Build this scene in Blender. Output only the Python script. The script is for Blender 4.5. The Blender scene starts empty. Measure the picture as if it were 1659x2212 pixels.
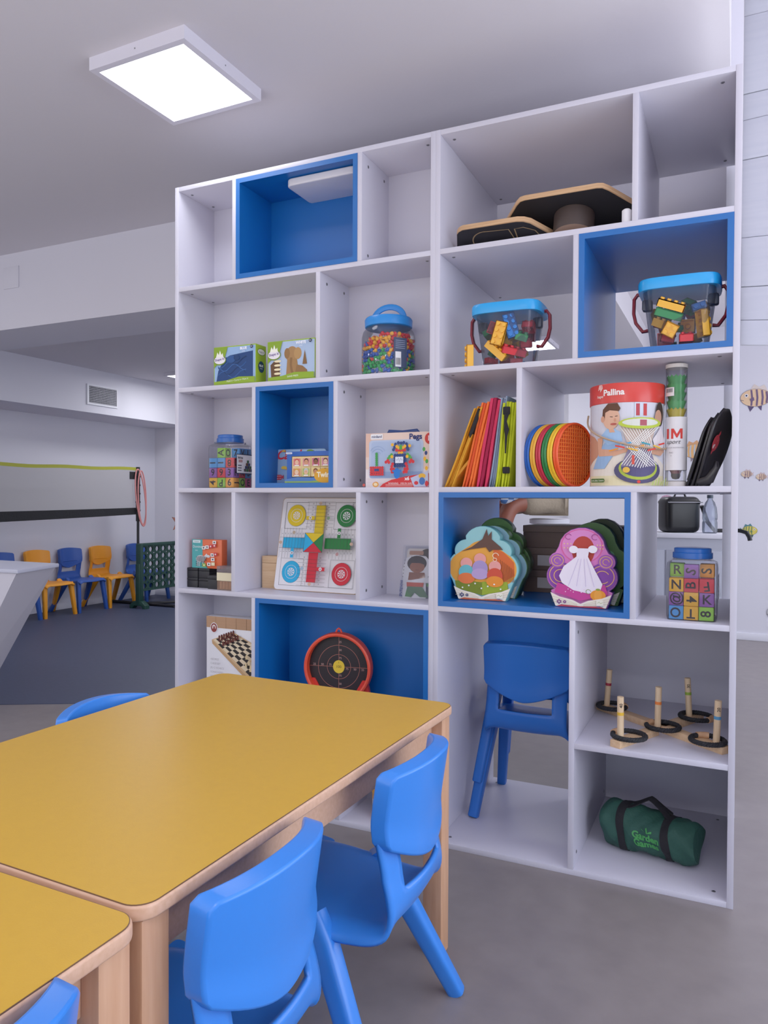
import bpy, bmesh, math, random
from mathutils import Vector, Matrix, Euler
from mathutils.bvhtree import BVHTree
random.seed(7)
C = bpy.context.scene.collection
PI = math.pi
SC = bpy.context.scene

# ------------------------------------------------------------------ materials
MATS = {}
def srgb(h):
    h = h.lstrip('#')
    o = []
    for i in (0, 2, 4):
        c = int(h[i:i+2], 16) / 255
        o.append(c / 12.92 if c <= .04045 else ((c + .055) / 1.055) ** 2.4)
    return (*o, 1)

def mat(h, rough=.5, kind='plain', spec=.5, metal=0.0, name=None, **k):
    key = (h, rough, kind, spec, metal, tuple(sorted(k.items())))
    if key in MATS: return MATS[key]
    m = bpy.data.materials.new(name or ('%s_%s' % (kind, h.lstrip('#'))))
    m.use_nodes = True
    nt = m.node_tree; N = nt.nodes; L = nt.links
    b = N['Principled BSDF']; out = N['Material Output']
    b.inputs['Base Color'].default_value = srgb(h)
    b.inputs['Roughness'].default_value = rough
    b.inputs['Specular IOR Level'].default_value = spec
    b.inputs['Metallic'].default_value = metal
    def coord(scale=(1, 1, 1)):
        tc = N.new('ShaderNodeTexCoord'); mp = N.new('ShaderNodeMapping')
        mp.inputs['Scale'].default_value = scale
        L.new(tc.outputs['Object'], mp.inputs['Vector'])
        return mp.outputs['Vector']
    def noise(v, s, d=4):
        n = N.new('ShaderNodeTexNoise'); n.inputs['Scale'].default_value = s; n.inputs['Detail'].default_value = d
        L.new(v, n.inputs['Vector']); return n.outputs['Fac']
    def mixcol(f, c1, c2, lo=.35, hi=.65):
        r = N.new('ShaderNodeValToRGB')
        r.color_ramp.elements[0].position = lo; r.color_ramp.elements[1].position = hi
        r.color_ramp.elements[0].color = srgb(c1); r.color_ramp.elements[1].color = srgb(c2)
        L.new(f, r.inputs['Fac']); L.new(r.outputs['Color'], b.inputs['Base Color'])
    def bump(f, s, dist=.002):
        bm_ = N.new('ShaderNodeBump'); bm_.inputs['Strength'].default_value = s; bm_.inputs['Distance'].default_value = dist
        L.new(f, bm_.inputs['Height']); L.new(bm_.outputs['Normal'], b.inputs['Normal'])
    if kind == 'plaster':
        bump(noise(coord(), 55, 6), .12, .004)
    elif kind == 'floor':
        mixcol(noise(coord((1, 1, 1)), k.get('s', 14), 9), h, k['h2'], .3, .7)
        bump(noise(coord(), 220, 3), .05, .001)
    elif kind == 'floorstreak':
        mixcol(noise(coord((6, 40, 1)), 3.5, 9), h, k['h2'], .25, .75)
    elif kind == 'wood':
        mixcol(noise(coord(k.get('sc', (3, 60, 60))), k.get('s', 2.2), 8), h, k['h2'], .3, .75)
    elif kind == 'melamine':
        bump(noise(coord((1, 1, 1)), 400, 2), .06, .0006)
    elif kind == 'laminate':
        mixcol(noise(coord((1, 1, 1)), 60, 6), h, k['h2'], .2, .8)
        bump(noise(coord((1, 1, 1)), 500, 3), .15, .0008)
    elif kind == 'plastic':
        bump(noise(coord((1, 1, 1)), 260, 2), .05, .0008)
    elif kind == 'fabric':
        bump(noise(coord((1, 1, 1)), 60, 5), .5, .006)
    elif kind == 'emit':
        b.inputs['Emission Color'].default_value = srgb(h)
        b.inputs['Emission Strength'].default_value = k['e']
    elif kind == 'check':
        ck = N.new('ShaderNodeTexChecker'); ck.inputs['Scale'].default_value = k['s']
        ck.inputs['Color1'].default_value = srgb(h); ck.inputs['Color2'].default_value = srgb(k['h2'])
        L.new(coord(), ck.inputs['Vector']); L.new(ck.outputs['Color'], b.inputs['Base Color'])
    elif kind == 'clear':
        N.remove(b)
        tr = N.new('ShaderNodeBsdfTransparent'); tr.inputs['Color'].default_value = srgb(h)
        gl = N.new('ShaderNodeBsdfGlossy'); gl.inputs['Roughness'].default_value = rough
        fr = N.new('ShaderNodeLayerWeight'); fr.inputs['Blend'].default_value = k.get('blend', .22)
        mx = N.new('ShaderNodeMixShader')
        ml = N.new('ShaderNodeMath'); ml.operation = 'MULTIPLY'; ml.inputs[1].default_value = k.get('f', .6)
        L.new(fr.outputs['Fresnel'], ml.inputs[0]); L.new(ml.outputs[0], mx.inputs['Fac'])
        L.new(tr.outputs[0], mx.inputs[1]); L.new(gl.outputs[0], mx.inputs[2])
        top = mx.outputs[0]
        if k.get('haze'):
            df = N.new('ShaderNodeBsdfDiffuse'); df.inputs['Color'].default_value = srgb(k.get('hz', '#c8c8d4'))
            m2 = N.new('ShaderNodeMixShader'); m2.inputs['Fac'].default_value = k['haze']
            L.new(top, m2.inputs[1]); L.new(df.outputs[0], m2.inputs[2]); top = m2.outputs[0]
        L.new(top, out.inputs['Surface'])
    elif kind == 'mesh':
        tr = N.new('ShaderNodeBsdfTransparent')
        mx = N.new('ShaderNodeMixShader'); mx.inputs['Fac'].default_value = k['fac']
        L.new(tr.outputs[0], mx.inputs[1]); L.new(b.outputs[0], mx.inputs[2]); L.new(mx.outputs[0], out.inputs['Surface'])
    MATS[key] = m
    return m
def ink(h): return mat(h, .55, 'plain', .3)

# ------------------------------------------------------------------ mesh builder
class MB:
    def __init__(self): self.v = []; self.f = []; self.m = []; self.M = Matrix.Identity(4)
    def add(self, vs, fs, m):
        o = len(self.v)
        self.v += [tuple(self.M @ Vector(p)) for p in vs]
        for f in fs: self.f.append([i + o for i in f]); self.m.append(m)
        return self
    def bm(self, b, m):
        b.verts.index_update()
        self.add([v.co[:] for v in b.verts], [[v.index for v in f.verts] for f in b.faces], m); b.free(); return self
    def box(self, x0, y0, z0, x1, y1, z1, m, bev=0, seg=2):
        b = bmesh.new(); bmesh.ops.create_cube(b, size=1)
        for v in b.verts: v.co = Vector((x0 + (v.co.x + .5) * (x1 - x0), y0 + (v.co.y + .5) * (y1 - y0), z0 + (v.co.z + .5) * (z1 - z0)))
        if bev: bmesh.ops.bevel(b, geom=b.edges[:], offset=bev, segments=seg, profile=.5, affect='EDGES')
        return self.bm(b, m)
    def prism(self, poly, a, b_, m, axis='z', bev=0, seg=2):
        """polygon (2d) extruded from a to b along axis; axis y uses (x,z), axis x uses (y,z)"""
        def P(p, h):
            return {'z': (p[0], p[1], h), 'y': (p[0], h, p[1]), 'x': (h, p[0], p[1])}[axis]
        n = len(poly)
        if not bev:
            return self.add([P(p, a) for p in poly] + [P(p, b_) for p in poly],
                            [list(range(n))[::-1], list(range(n, 2 * n))] + [[i, (i + 1) % n, (i + 1) % n + n, i + n] for i in range(n)], m)
        b = bmesh.new(); vs = [b.verts.new(P(p, a)) for p in poly] + [b.verts.new(P(p, b_)) for p in poly]
        f0 = b.faces.new(vs[:n][::-1]); f1 = b.faces.new(vs[n:])
        for i in range(n): b.faces.new([vs[i], vs[(i + 1) % n], vs[(i + 1) % n + n], vs[i + n]])
        bmesh.ops.recalc_face_normals(b, faces=b.faces[:])
        bmesh.ops.bevel(b, geom=list(set(f0.edges[:] + f1.edges[:])), offset=bev, segments=seg, profile=.5, affect='EDGES')
        return self.bm(b, m)
    def tube(self, path, r, m, n=10, closed=False, caps=True, sq=None, up=None):
        path = [Vector(p) for p in path]; k = len(path)
        rs = r if isinstance(r, (list, tuple)) else [r] * k
        vs = []; prev = None
        for i, p in enumerate(path):
            if closed: t = path[(i + 1) % k] - path[i - 1]
            else: t = path[min(i + 1, k - 1)] - path[max(i - 1, 0)]
            t.normalize()
            if prev is None:
                a = Vector(up) if up else (Vector((0, 0, 1)) if abs(t.z) < .9 else Vector((0, 1, 0)))
                u = (a - t * a.dot(t)).normalized()
            else: u = (prev - t * prev.dot(t)).normalized()
            prev = u; w = t.cross(u)
            for j in range(n):
                an = 2 * PI * (j + .5) / n; c, s = math.cos(an), math.sin(an)
                if sq:
                    e = sq; c = math.copysign(abs(c) ** e, c); s = math.copysign(abs(s) ** e, s)
                rr = rs[i]
                ru, rw = rr if isinstance(rr, tuple) else (rr, rr)
                vs.append(p + u * (ru * c) + w * (rw * s))
        fs = []
        for i in range(k if closed else k - 1):
            i2 = (i + 1) % k
            for j in range(n):
                fs.append([i * n + j, i * n + (j + 1) % n, i2 * n + (j + 1) % n, i2 * n + j])
        if caps and not closed: fs += [list(range(n))[::-1], [(k - 1) * n + j for j in range(n)]]
        return self.add(vs, fs, m)
    def cyl(self, p0, p1, r, m, n=24, r1=None): return self.tube([p0, p1], [r, r if r1 is None else r1], m, n)
    def lathe(self, prof, m, n=32, c=(0, 0, 0), sx=1, sy=1, sq=None, cap=True):
        vs = []; k = len(prof)
        for r, z in prof:
            for j in range(n):
                a = 2 * PI * (j + .5) / n; x, y = math.cos(a), math.sin(a)
                if sq: x = math.copysign(abs(x) ** sq, x); y = math.copysign(abs(y) ** sq, y)
                vs.append((c[0] + r * x * sx, c[1] + r * y * sy, c[2] + z))
        fs = [[i * n + j, i * n + (j + 1) % n, (i + 1) * n + (j + 1) % n, (i + 1) * n + j] for i in range(k - 1) for j in range(n)]
        if cap: fs += [list(range(n))[::-1], [(k - 1) * n + j for j in range(n)]]
        return self.add(vs, fs, m)
    def grid(self, fn, nu, nv, m, skip=None):
        vs = [fn(i / nu, j / nv) for i in range(nu + 1) for j in range(nv + 1)]
        fs = []
        for i in range(nu):
            for j in range(nv):
                if skip and skip((i + .5) / nu, (j + .5) / nv): continue
                a = i * (nv + 1) + j; fs.append([a, a + nv + 1, a + nv + 2, a + 1])
        return self.add(vs, fs, m)
    def ball(self, c, r, m, n=12, k=8, s=(1, 1, 1)):
        prof = [(max(r * math.sin(PI * i / k), 1e-5), -r * math.cos(PI * i / k)) for i in range(k + 1)]
        M0 = self.M; self.M = M0 @ Matrix.Translation(c) @ Matrix.Diagonal((*s, 1)); self.lathe(prof, m, n); self.M = M0
        return self
    def build(self, name, parent=None, flat=False, ang=38):
        me = bpy.data.meshes.new(name)
        ms = []; 
        for x in self.m:
            if x not in ms: ms.append(x)
        me.from_pydata(self.v, [], self.f)
        for x in ms: me.materials.append(x)
        for p, x in zip(me.polygons, self.m): p.material_index = ms.index(x)
        me.update()
        if not flat:
            for p in me.polygons: p.use_smooth = True
            me.set_sharp_from_angle(angle=math.radians(ang))
        o = bpy.data.objects.new(name, me); C.objects.link(o)
        if parent: o.parent = parent
        return o

def recalc(o):
    b = bmesh.new(); b.from_mesh(o.data); bmesh.ops.recalc_face_normals(b, faces=b.faces[:]); b.to_mesh(o.data); b.free(); return o

# flat print: polygons laid on a surface through a map (u,v,d) -> point
_tx = {}
def text_mesh(s, size, align='CENTER', shear=0, bold=0, sp=1):
    key = (s, round(size, 5), align, shear, bold, sp)
    if key not in _tx:
        cu = bpy.data.curves.new('lettering', 'FONT'); cu.body = s; cu.size = size; cu.align_x = align; cu.align_y = 'CENTER'
        cu.shear = shear; cu.offset = bold; cu.resolution_u = 3; cu.space_character = sp; cu.fill_mode = 'BOTH'
        ob = bpy.data.objects.new('lettering', cu)
        me = bpy.data.meshes.new_from_object(ob)
        _tx[key] = ([v.co.xy[:] for v in me.vertices], [list(p.vertices) for p in me.polygons])
        bpy.data.objects.remove(ob); bpy.data.meshes.remove(me); bpy.data.curves.remove(cu)
    return _tx[key]
class Art:
    def __init__(self, mb, fmap, step=.00022, du=None, umax=None):
        self.mb = mb; self.f = fmap; self.d = step; self.st = step; self.du = du; self.umax = umax
    def up(self): self.d += self.st; return self
    def _raw(self, pts, faces, h):
        m = h if not isinstance(h, str) else ink(h)
        if self.umax is not None:
            np_, nf = [], []
            for f in faces:
                q = clip([pts[i] for i in f], self.umax, -1)
                if len(q) > 2: nf.append(list(range(len(np_), len(np_) + len(q)))); np_ += q
            pts, faces = np_, nf
        if self.du:
            for f in faces:
                poly = [pts[i] for i in f]
                us = [p[0] for p in poly]; k0 = math.floor(min(us) / self.du); k1 = math.floor(max(us) / self.du)
                for k in range(k0, k1 + 1):
                    q = clip(clip(poly, k * self.du, 1), (k + 1) * self.du, -1)
                    if len(q) > 2: self.mb.add([self.f(u, v, self.d) for u, v in q], [list(range(len(q)))], m)
        else: self.mb.add([self.f(u, v, self.d) for u, v in pts], faces, m)
        return self
    def poly(self, pts, h): self.up(); return self._raw(pts, [list(range(len(pts)))], h)
    def rect(self, u0, v0, u1, v1, h): return self.poly([(u0, v0), (u1, v0), (u1, v1), (u0, v1)], h)
    def rrect(self, u0, v0, u1, v1, r, h): return self.poly(rr2(u0, v0, u1, v1, r), h)
    def ell(self, u, v, a, b, h, n=26, rot=0):
        c, s = math.cos(rot), math.sin(rot)
        return self.poly([(u + a * math.cos(t) * c - b * math.sin(t) * s, v + a * math.cos(t) * s + b * math.sin(t) * c) for t in [2 * PI * i / n for i in range(n)]], h)
    def ring(self, u, v, r, w, h, n=40, a0=0, a1=2 * PI, ry=None):
        self.up(); ry = ry or r
        pts = []
        full = abs(a1 - a0 - 2 * PI) < 1e-6
        k = n if full else n + 1
        for i in range(k):
            t = a0 + (a1 - a0) * i / n
            pts += [(u + (r - w / 2) * math.cos(t), v + (ry - w / 2) * math.sin(t)), (u + (r + w / 2) * math.cos(t), v + (ry + w / 2) * math.sin(t))]
        fs = [[2 * i, 2 * i + 1, (2 * i + 3) % (2 * k), (2 * i + 2) % (2 * k)] for i in range(n)]
        return self._raw(pts, fs, h)
    def line(self, pts, w, h):
        self.up(); v = []
        for i, p in enumerate(pts):
            a = Vector(pts[max(i - 1, 0)]); b = Vector(pts[min(i + 1, len(pts) - 1)]); t = (b - a).normalized(); nn = Vector((-t.y, t.x)) * w / 2
            v += [tuple(Vector(p) - nn), tuple(Vector(p) + nn)]
        return self._raw(v, [[2 * i, 2 * i + 2, 2 * i + 3, 2 * i + 1] for i in range(len(pts) - 1)], h)
    def text(self, s, u, v, size, h, align='CENTER', shear=0, bold=0, rot=0, sx=1, sp=1):
        self.up(); pts, fs = text_mesh(s, size, align, shear, bold, sp); c, sn = math.cos(rot), math.sin(rot)
        return self._raw([(u + (x * sx) * c - y * sn, v + (x * sx) * sn + y * c) for x, y in pts], fs, h)
def clip(poly, a, sgn):
    o = []
    for i, p in enumerate(poly):
        q = poly[(i + 1) % len(poly)]; dp = (p[0] - a) * sgn; dq = (q[0] - a) * sgn
        if dp >= 0: o.append(p)
        if dp * dq < 0: t = dp / (dp - dq); o.append((a, p[1] + (q[1] - p[1]) * t))
    return o
def rr2(u0, v0, u1, v1, r, n=5):
    p = []
    for cx, cy, a in ((u1 - r, v1 - r, 0), (u0 + r, v1 - r, PI / 2), (u0 + r, v0 + r, PI), (u1 - r, v0 + r, 1.5 * PI)):
        p += [(cx + r * math.cos(a + PI / 2 * i / n), cy + r * math.sin(a + PI / 2 * i / n)) for i in range(n + 1)]
    return p
def plane_map(o, ux, vx, nx):
    o, ux, vx, nx = Vector(o), Vector(ux), Vector(vx), Vector(nx)
    return lambda u, v, d: o + ux * u + vx * v + nx * d
def front(y=0, x=0, z=0): return plane_map((x, y, z), (1, 0, 0), (0, 0, 1), (0, -1, 0))   # art facing -Y
def rside(x=0, y=0, z=0): return plane_map((x, y, z), (0, 1, 0), (0, 0, 1), (1, 0, 0))      # art facing +X
def ontop(z=0, x=0, y=0): return plane_map((x, y, z), (1, 0, 0), (0, 1, 0), (0, 0, 1))
def spline(P, n):
    P = [Vector(p) for p in P]; o = []
    for i in range(len(P) - 1):
        a, b, c, d = P[max(i - 1, 0)], P[i], P[i + 1], P[min(i + 2, len(P) - 1)]
        for k in range(n):
            t = k / n; o.append(.5 * ((2 * b) + (c - a) * t + (2 * a - 5 * b + 4 * c - d) * t * t + (3 * b - a - 3 * c + d) * t ** 3))
    return o + [P[-1]]

# ------------------------------------------------------------------ scene things
def tag(o, label, cat, group=None, kind=None):
    if not 4 <= len(label.split()) <= 16: print('LABEL LENGTH', len(label.split()), label)
    o['label'] = label; o['category'] = cat
    if group: o['group'] = group
    if kind: o['kind'] = kind
    return o
def thing(name, label, cat, loc=(0, 0, 0), rz=0, group=None, rot=None):
    o = bpy.data.objects.new(name, None); C.objects.link(o); o.empty_display_size = .05
    o.location = loc; o.rotation_euler = rot or (0, 0, rz)
    return tag(o, label, cat, group)
def struct(name, mb, flat=False, parent=None):
    o = mb.build(name, parent, flat)
    if not parent: o['kind'] = 'structure'
    return o
def solo(name, mb, label, cat, loc=(0, 0, 0), rz=0, group=None, rot=None, flat=False):
    o = mb.build(name, None, flat); o.location = loc; o.rotation_euler = rot or (0, 0, rz)
    return tag(o, label, cat, group)
def dup(root, loc, rz=None, label=None, group=None, rot=None):
    r = root.copy(); C.objects.link(r); r.location = loc
    if rz is not None: r.rotation_euler = (0, 0, rz)
    if rot is not None: r.rotation_euler = rot
    if label: r['label'] = label
    if group: r['group'] = group
    for ch in list(root.children):
        c = ch.copy(); C.objects.link(c); c.parent = r
        for g in ch.children:
            d = g.copy(); C.objects.link(d); d.parent = c
    return r
def recolor(root, table):
    """give a copied thing its own meshes with other materials"""
    for ch in list(root.children):
        ch.data = ch.data.copy()
        for i, m in enumerate(ch.data.materials):
            if m in table: ch.data.materials[i] = table[m]

# common colours
WHITE = mat('#cdcbd8', .38, 'melamine', .5)
EDGE = mat('#e6e3ec', .45)
WALL = mat('#d9d8e2', .8, 'plaster', .2)
CEIL = mat('#d4d0d6', .9, 'plaster', .1)
BLUEB = mat('#0860ae', .42, 'melamine', .5)
STEEL = mat('#8c8c92', .35, 'plain', .5, .8)
DARK = mat('#17161a', .6)
BEECH = mat('#d3a27e', .42, 'wood', h2='#c4906a', sc=(40, 40, 3))
BEECHX = mat('#d3a27e', .42, 'wood', h2='#c4906a', sc=(60, 3, 60))
BEECHY = mat('#dcb092', .42, 'wood', h2='#cfa07e', sc=(3, 60, 60))
YEL = mat('#d4a32e', .42, 'laminate', .4, h2='#d09f2b')
CBLUE = mat('#2f80e4', .3, 'plastic', .5)
CBLUED = mat('#256ac6', .42, 'plastic', .4)
CORANGE = mat('#f09a22', .42, 'plastic', .4)
PINE = mat('#e2c096', .55, 'wood', h2='#cfa478', sc=(3, 60, 60))
# ================================================================== the room
b1, b2, b3, b4, b5, T = 1.838, 1.474, 1.1105, .745, .379, .016
H, WL, WR, D = 2.2, 1.013, 1.860, .60
FL = mat('#827a78', .36, 'floor', .5, h2='#797170')
FB = mat('#434b64', .5, 'floorstreak', .35, h2='#39415a')
m = MB(); m.box(-6.2, -6, -.1, 5.2, 4.6, 0, FL); struct('floor', m)
m = MB(); m.prism([(-4.06, -.85), (.55, 1.68), (.55, 4.5), (-4.06, 4.5)], 0, .0025, FB); struct('trim_1', m)   # blue floor covering of the far room
m = MB(); m.box(-6.2, -6, 2.44, 1.825, 1.0, 2.56, CEIL); m.box(1.2, 1.0, 2.44, 1.825, 4.6, 2.56, CEIL); m.box(-6.2, 1.0, 2.26, 1.2, 4.6, 2.56, CEIL)
m.box(1.8, -6, 2.56, 1.825, 4.6, 3.0, CEIL); m.box(1.8, -6, 2.95, 5.2, 4.6, 3.05, CEIL)
struct('ceiling', m)
m = MB(); m.box(-4.2, .9, 0, -4.05, 4.6, 2.4, WALL); struct('wall_left', m)
m = MB(); m.box(-4.2, 4.37, 0, .56, 4.6, 2.4, WALL); m.box(.56, 4.29, 0, 5.2, 4.6, 3.0, WALL); struct('wall_back', m)
m = MB()
for a, b in ((-6, -3.2), (1.1, 1.5), (4.0, 4.6)): m.box(4.6, a, 0, 4.75, b, 3.0, WALL)
m.box(4.6, -3.2, 0, 4.75, 1.1, .55, WALL); m.box(4.6, -3.2, 2.32, 4.75, 1.1, 3.0, WALL)
m.box(4.6, 1.5, 0, 4.75, 4.0, .55, WALL); m.box(4.6, 1.5, 2.32, 4.75, 4.0, 3.0, WALL)
struct('wall_right', m)
m = MB(); m.box(-6.2, -6.1, 0, -4.6, -5.95, 2.5, WALL); m.box(4.2, -6.1, 0, 5.2, -5.95, 3.0, WALL); m.box(-4.6, -6.1, 0, 4.2, -5.95, .6, WALL); m.box(-4.6, -6.1, 2.3, 4.2, -5.95, 3.0, WALL)
struct('wall_near', m)
m = MB(); m.box(-6.3, -6, 0, -6.2, 1.0, 2.5, WALL); m.box(-6.2, .9, 0, -4.2, 1.0, 2.5, WALL); struct('wall_side', m)
m = MB(); m.box(-6.2, .77, 2.02, 1.825, 1.17, 2.47, WALL); struct('trim_2', m)       # ceiling beam
m = MB(); m.box(-4.1, .9, 1.862, -3.5, 4.5, 2.3, WALL); struct('trim_3', m)          # boxed duct along the far room
m = MB(); m.box(1.815, .63, 0, 1.862, .82, 2.96, WALL); struct('trim_4', m)            # slim pier behind the bookcase
BB = mat('#e2e2ec', .5)
m = MB(); m.box(-4.05, .9, 0, -4.037, 4.37, .062, BB, .003); struct('baseboard_left', m)
m = MB(); m.box(-4.05, 4.357, 0, .56, 4.37, .062, BB, .003); m.box(.548, 4.278, 0, 4.6, 4.29, .058, BB, .003); struct('baseboard_back', m)
GLS = mat('#ffffff', .02, 'clear')
for nm, (x0, y0, x1, y1), (za, zb) in (('window_1', (4.64, -3.2, 4.7, 1.1), (.55, 2.32)), ('window_2', (4.64, 1.5, 4.7, 4.0), (.55, 2.32)), ('window_3', (-4.6, -6.06, 4.2, -6.0), (.6, 2.3))):
    m = MB(); lx = x1 - x0 > 1
    n = 4
    for i in range(n + 1):
        if lx:
            c = x0 + (x1 - x0) * i / n; m.box(max(x0, c - .03), y0, za, min(x1, c + .03), y1, zb, EDGE)
        else:
            c = y0 + (y1 - y0) * i / n; m.box(x0, max(y0, c - .03), za, x1, min(y1, c + .03), zb, EDGE)
    m.box(x0, y0, za, x1, y1, za + .05, EDGE); m.box(x0, y0, zb - .05, x1, y1, zb, EDGE)
    o = struct(nm, m)
    m = MB()
    if lx: m.box(x0, y0 + .02, za + .05, x1, y0 + .026, zb - .05, GLS)
    else: m.box(x0 + .02, y0, za + .05, x0 + .026, y1, zb - .05, GLS)
    m.build('window_pane', o)

# white plank panel beside the bookcase, boards fanned a little out of level
PLK = mat('#c2c3cb', .55, 'wood', h2='#babcc6', sc=(2, 30, 30))
t = thing('plank_panel', 'white painted board panel hanging right of the tall bookcase', 'panel', (1.864, .84, 0))
zs = [(1.634, 1.628), (1.724, 1.718), (1.843, 1.839), (2.018, 2.016), (2.296, 2.298), (2.436, 2.440), (2.53, 2.532), (2.806, 2.806), (2.945, 2.945)]
for i in range(len(zs) - 1):
    (a0, a1), (c0, c1) = zs[i], zs[i + 1]; k = .62 / .072
    m = MB(); m.prism([(0, a0 + .0012), (.62, a0 + (a1 - a0) * k + .0012), (.62, min(2.948, c0 + (c1 - c0) * k - .0012)), (0, c0 - .0012)], (i % 2) * .003, .02, PLK, 'y', bev=.0015)
    m.build('board', t)

# ------------------------------------------------------------------ ceiling lights
def ceiling_light(label, loc, rz, s, h, e):
    t = thing('ceiling_light', label, 'ceiling light', loc, rz, 'square ceiling light panels')
    F = mat('#dedbe6', .5); m = MB(); w = .021
    m.box(-s, -s, -h, s, -s + w, 0, F); m.box(-s, s - w, -h, s, s, 0, F); m.box(-s, -s + w, -h, -s + w, s - w, 0, F); m.box(s - w, -s + w, -h, s, s - w, 0, F)
    m.build('frame', t, flat=True)
    m = MB(); m.prism(rr2(-s + w, -s + w, s - w, s - w, .012), -h + .002, -h + .008, mat('#f4f6ff', .4, 'emit', e=e)); m.build('diffuser', t)
    m = MB()
    for x, y in ((0, -s), (s, 0)):
        m = MB(); m.ball((x, y, -h * .5), .0025, STEEL); m.build('screw', t)
    return t
ceiling_light('large square white light panel on the ceiling in front of the bookcase', (.214, -.234, 2.44), math.radians(-1), .189, .04, 9)
ceiling_light('small square light panel in the far room, seen left of the bookcase', (-2.84, 3.55, 2.26), 0, .19, .028, 9)
ceiling_light('square light panel in the far room, seen through the right bookcase', (.43, 3.42, 2.26), 0, .19, .028, 9)

# vent, access panel
t = thing('air_vent', 'rectangular grey air grille on the boxed duct in the far room', 'vent', (-3.5, 3.06, 2.027))
VF = mat('#dcdce4', .5); VD = mat('#44454c', .7)
m = MB(); m.box(0, -.185, -.093, .012, .185, -.075, VF); m.box(0, -.185, .08, .012, .185, .093, VF); m.box(0, -.185, -.075, .012, -.165, .08, VF); m.box(0, .172, -.075, .012, .185, .08, VF); m.build('frame', t)
m = MB(); m.box(0, -.165, -.075, .002, .172, .08, VD); m.build('backing', t)
m = MB(); VS = mat('#a9a9b2', .5)
for i in range(10): m.box(.003, -.165, -.07 + i * .0158, .009, .172, -.066 + i * .0158, VS)
for i in range(20): m.box(.002, -.16 + i * .0168, -.075, .006, -.157 + i * .0168, .08, VS)
m.build('grille', t)
m = MB(); m.box(-1.885, .764, 2.245, -1.765, .77, 2.365, WALL, .0015); solo('wall_hatch', m, 'flat white square cover plate on the beam at upper left', 'panel')

# ------------------------------------------------------------------ bookcases
def bookcase(name, label, x0, x1, boards, divs, liners, backs, screws):
    t = thing(name, label, 'bookcase')
    for a in (x0, x1 - T):
        m = MB(); m.box(a, 0, 0, a + T, D, H, WHITE, .0006); m.build('side_panel', t)
    m = MB(); m.box(x0 + T, 0.0006, H - T, x1 - T, D, H - .0004, WHITE, .0006); m.build('top_panel', t)
    m = MB(); m.box(x0 + T, 0.0006, .0, x1 - T, D, T, WHITE, .0006); m.build('bottom_panel', t)
    for xa, xb, z in boards:
        m = MB(); m.box(xa, .0006, z - T, xb, D, z, WHITE, .0006); m.build('shelf_board', t)
    for xa, za, zb in divs:
        m = MB(); m.box(xa, .0004, za, xa + T, D, zb, WHITE, .0006); m.build('divider', t)
    for xa, xb, y, za, zb in backs:
        m = MB(); m.box(xa, y, za, xb, y + .006, zb, WHITE); m.build('back_panel', t)
    for xa, xb, za, zb, y1 in liners:
        m = MB(); k = T
        m.box(xa, -.001, za, xa + k, y1, zb, BLUEB); m.box(xb - k, -.001, za, xb, y1, zb, BLUEB)
        m.box(xa + k, -.0008, za, xb - k, y1, za + k, BLUEB); m.box(xa + k, -.0008, zb - k, xb - k, y1, zb, BLUEB)
        if y1 < .3: m.box(xa + k, y1 - .008, za + k, xb - k, y1, zb - k, BLUEB)
        o = m.build('cubby_lining', t); o['label'] = 'blue cubby lining'
    m0 = MB(); m0.lathe([(.0052, 0), (.0052, .0008), (.0045, .0014)], STEEL, 12); m0.box(-.003, -.0005, .0013, .003, .0005, .0016, DARK); m0.box(-.0005, -.003, .0013, .0005, .003, .0016, DARK)
    first = None
    for p, r in screws:
        if first is None: first = o = m0.build('screw', t)
        else: o = first.copy(); C.objects.link(o)
        o.parent = t; o.location = p; o.rotation_euler = r
    return t
DN, UPR, PX = (PI, 0, 0), (0, 0, 0), (0, PI / 2, 0)
e = .0006
Ls, Ys = [], (.045, .167)
for z in (H - T, b1 - T, b2 - T, b3 - T):
    for x in (.041, .969):
        for y in Ys: Ls.append(((x, y, z), DN))
for x, za, zb in ((.76, b1, H - T), (.607, b2, b1 - T), (.674, b3, b2 - T), (.759, b4, b3 - T)):
    for y in Ys:
        Ls += [((x, y, zb - .03), PX), ((x, y, za + .028), PX)]
for y in Ys: Ls += [((.686, y, .16), PX), ((.686, y, .05), PX)]
bookcase('bookcase', 'left white bookcase with backed cubbies beside the blue floor', 0, WL,
    [(T, WL - T, z) for z in (b1, b2, b3, b4, b5)],
    [(.253, b1, H - T), (.744, b1, H - T), (.591, b2, b1 - T), (.337, b3, b2 - T), (.658, b3, b2 - T), (.251, b4, b3 - T), (.743, b4, b3 - T), (.337, b5, b4 - T), (.67, T, b5 - T)],
    [(.253 + T, .744, b1, H - T, .204), (.337 + T, .658, b3, b2 - T, .204), (.337 + T, WL - T, b5, b4 - T, .204)],
    [(T, WL - T, .205, T, H - T)], Ls)
Rs = []
for z in (H - T, b1 - T, b2 - T, b3 - T):
    for x in (1.057, 1.812):
        for y in (.045, .55): Rs.append(((x, y, z), DN))
for x, y in ((1.057, .045), (1.057, .55), (1.812, .045), (1.812, .55)): Rs.append(((x, y, T), UPR))
for y in (.045, .55): Rs += [((1.4455, y, .69), PX), ((1.4455, y, .05), PX)]
bookcase('bookcase', 'right white bookcase open at the back, beside the white pier', WL, WR,
    [(WL + T, WR - T, z) for z in (b1, b2, b3, b4)] + [(1.4455, WR - T, b5)],
    [(1.589, b1, H - T), (1.431, b2, b1 - T), (1.270, b3, b2 - T), (1.593, b4, b3 - T), (1.4295, T, b4 - T)],
    [(1.431 + T, WR - T, b2, b1 - T, D), (WL + T, 1.593, b4, b3 - T, D)],
    [(1.4455, WR - T, D - .007, T, b4 - T)], Rs)
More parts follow.
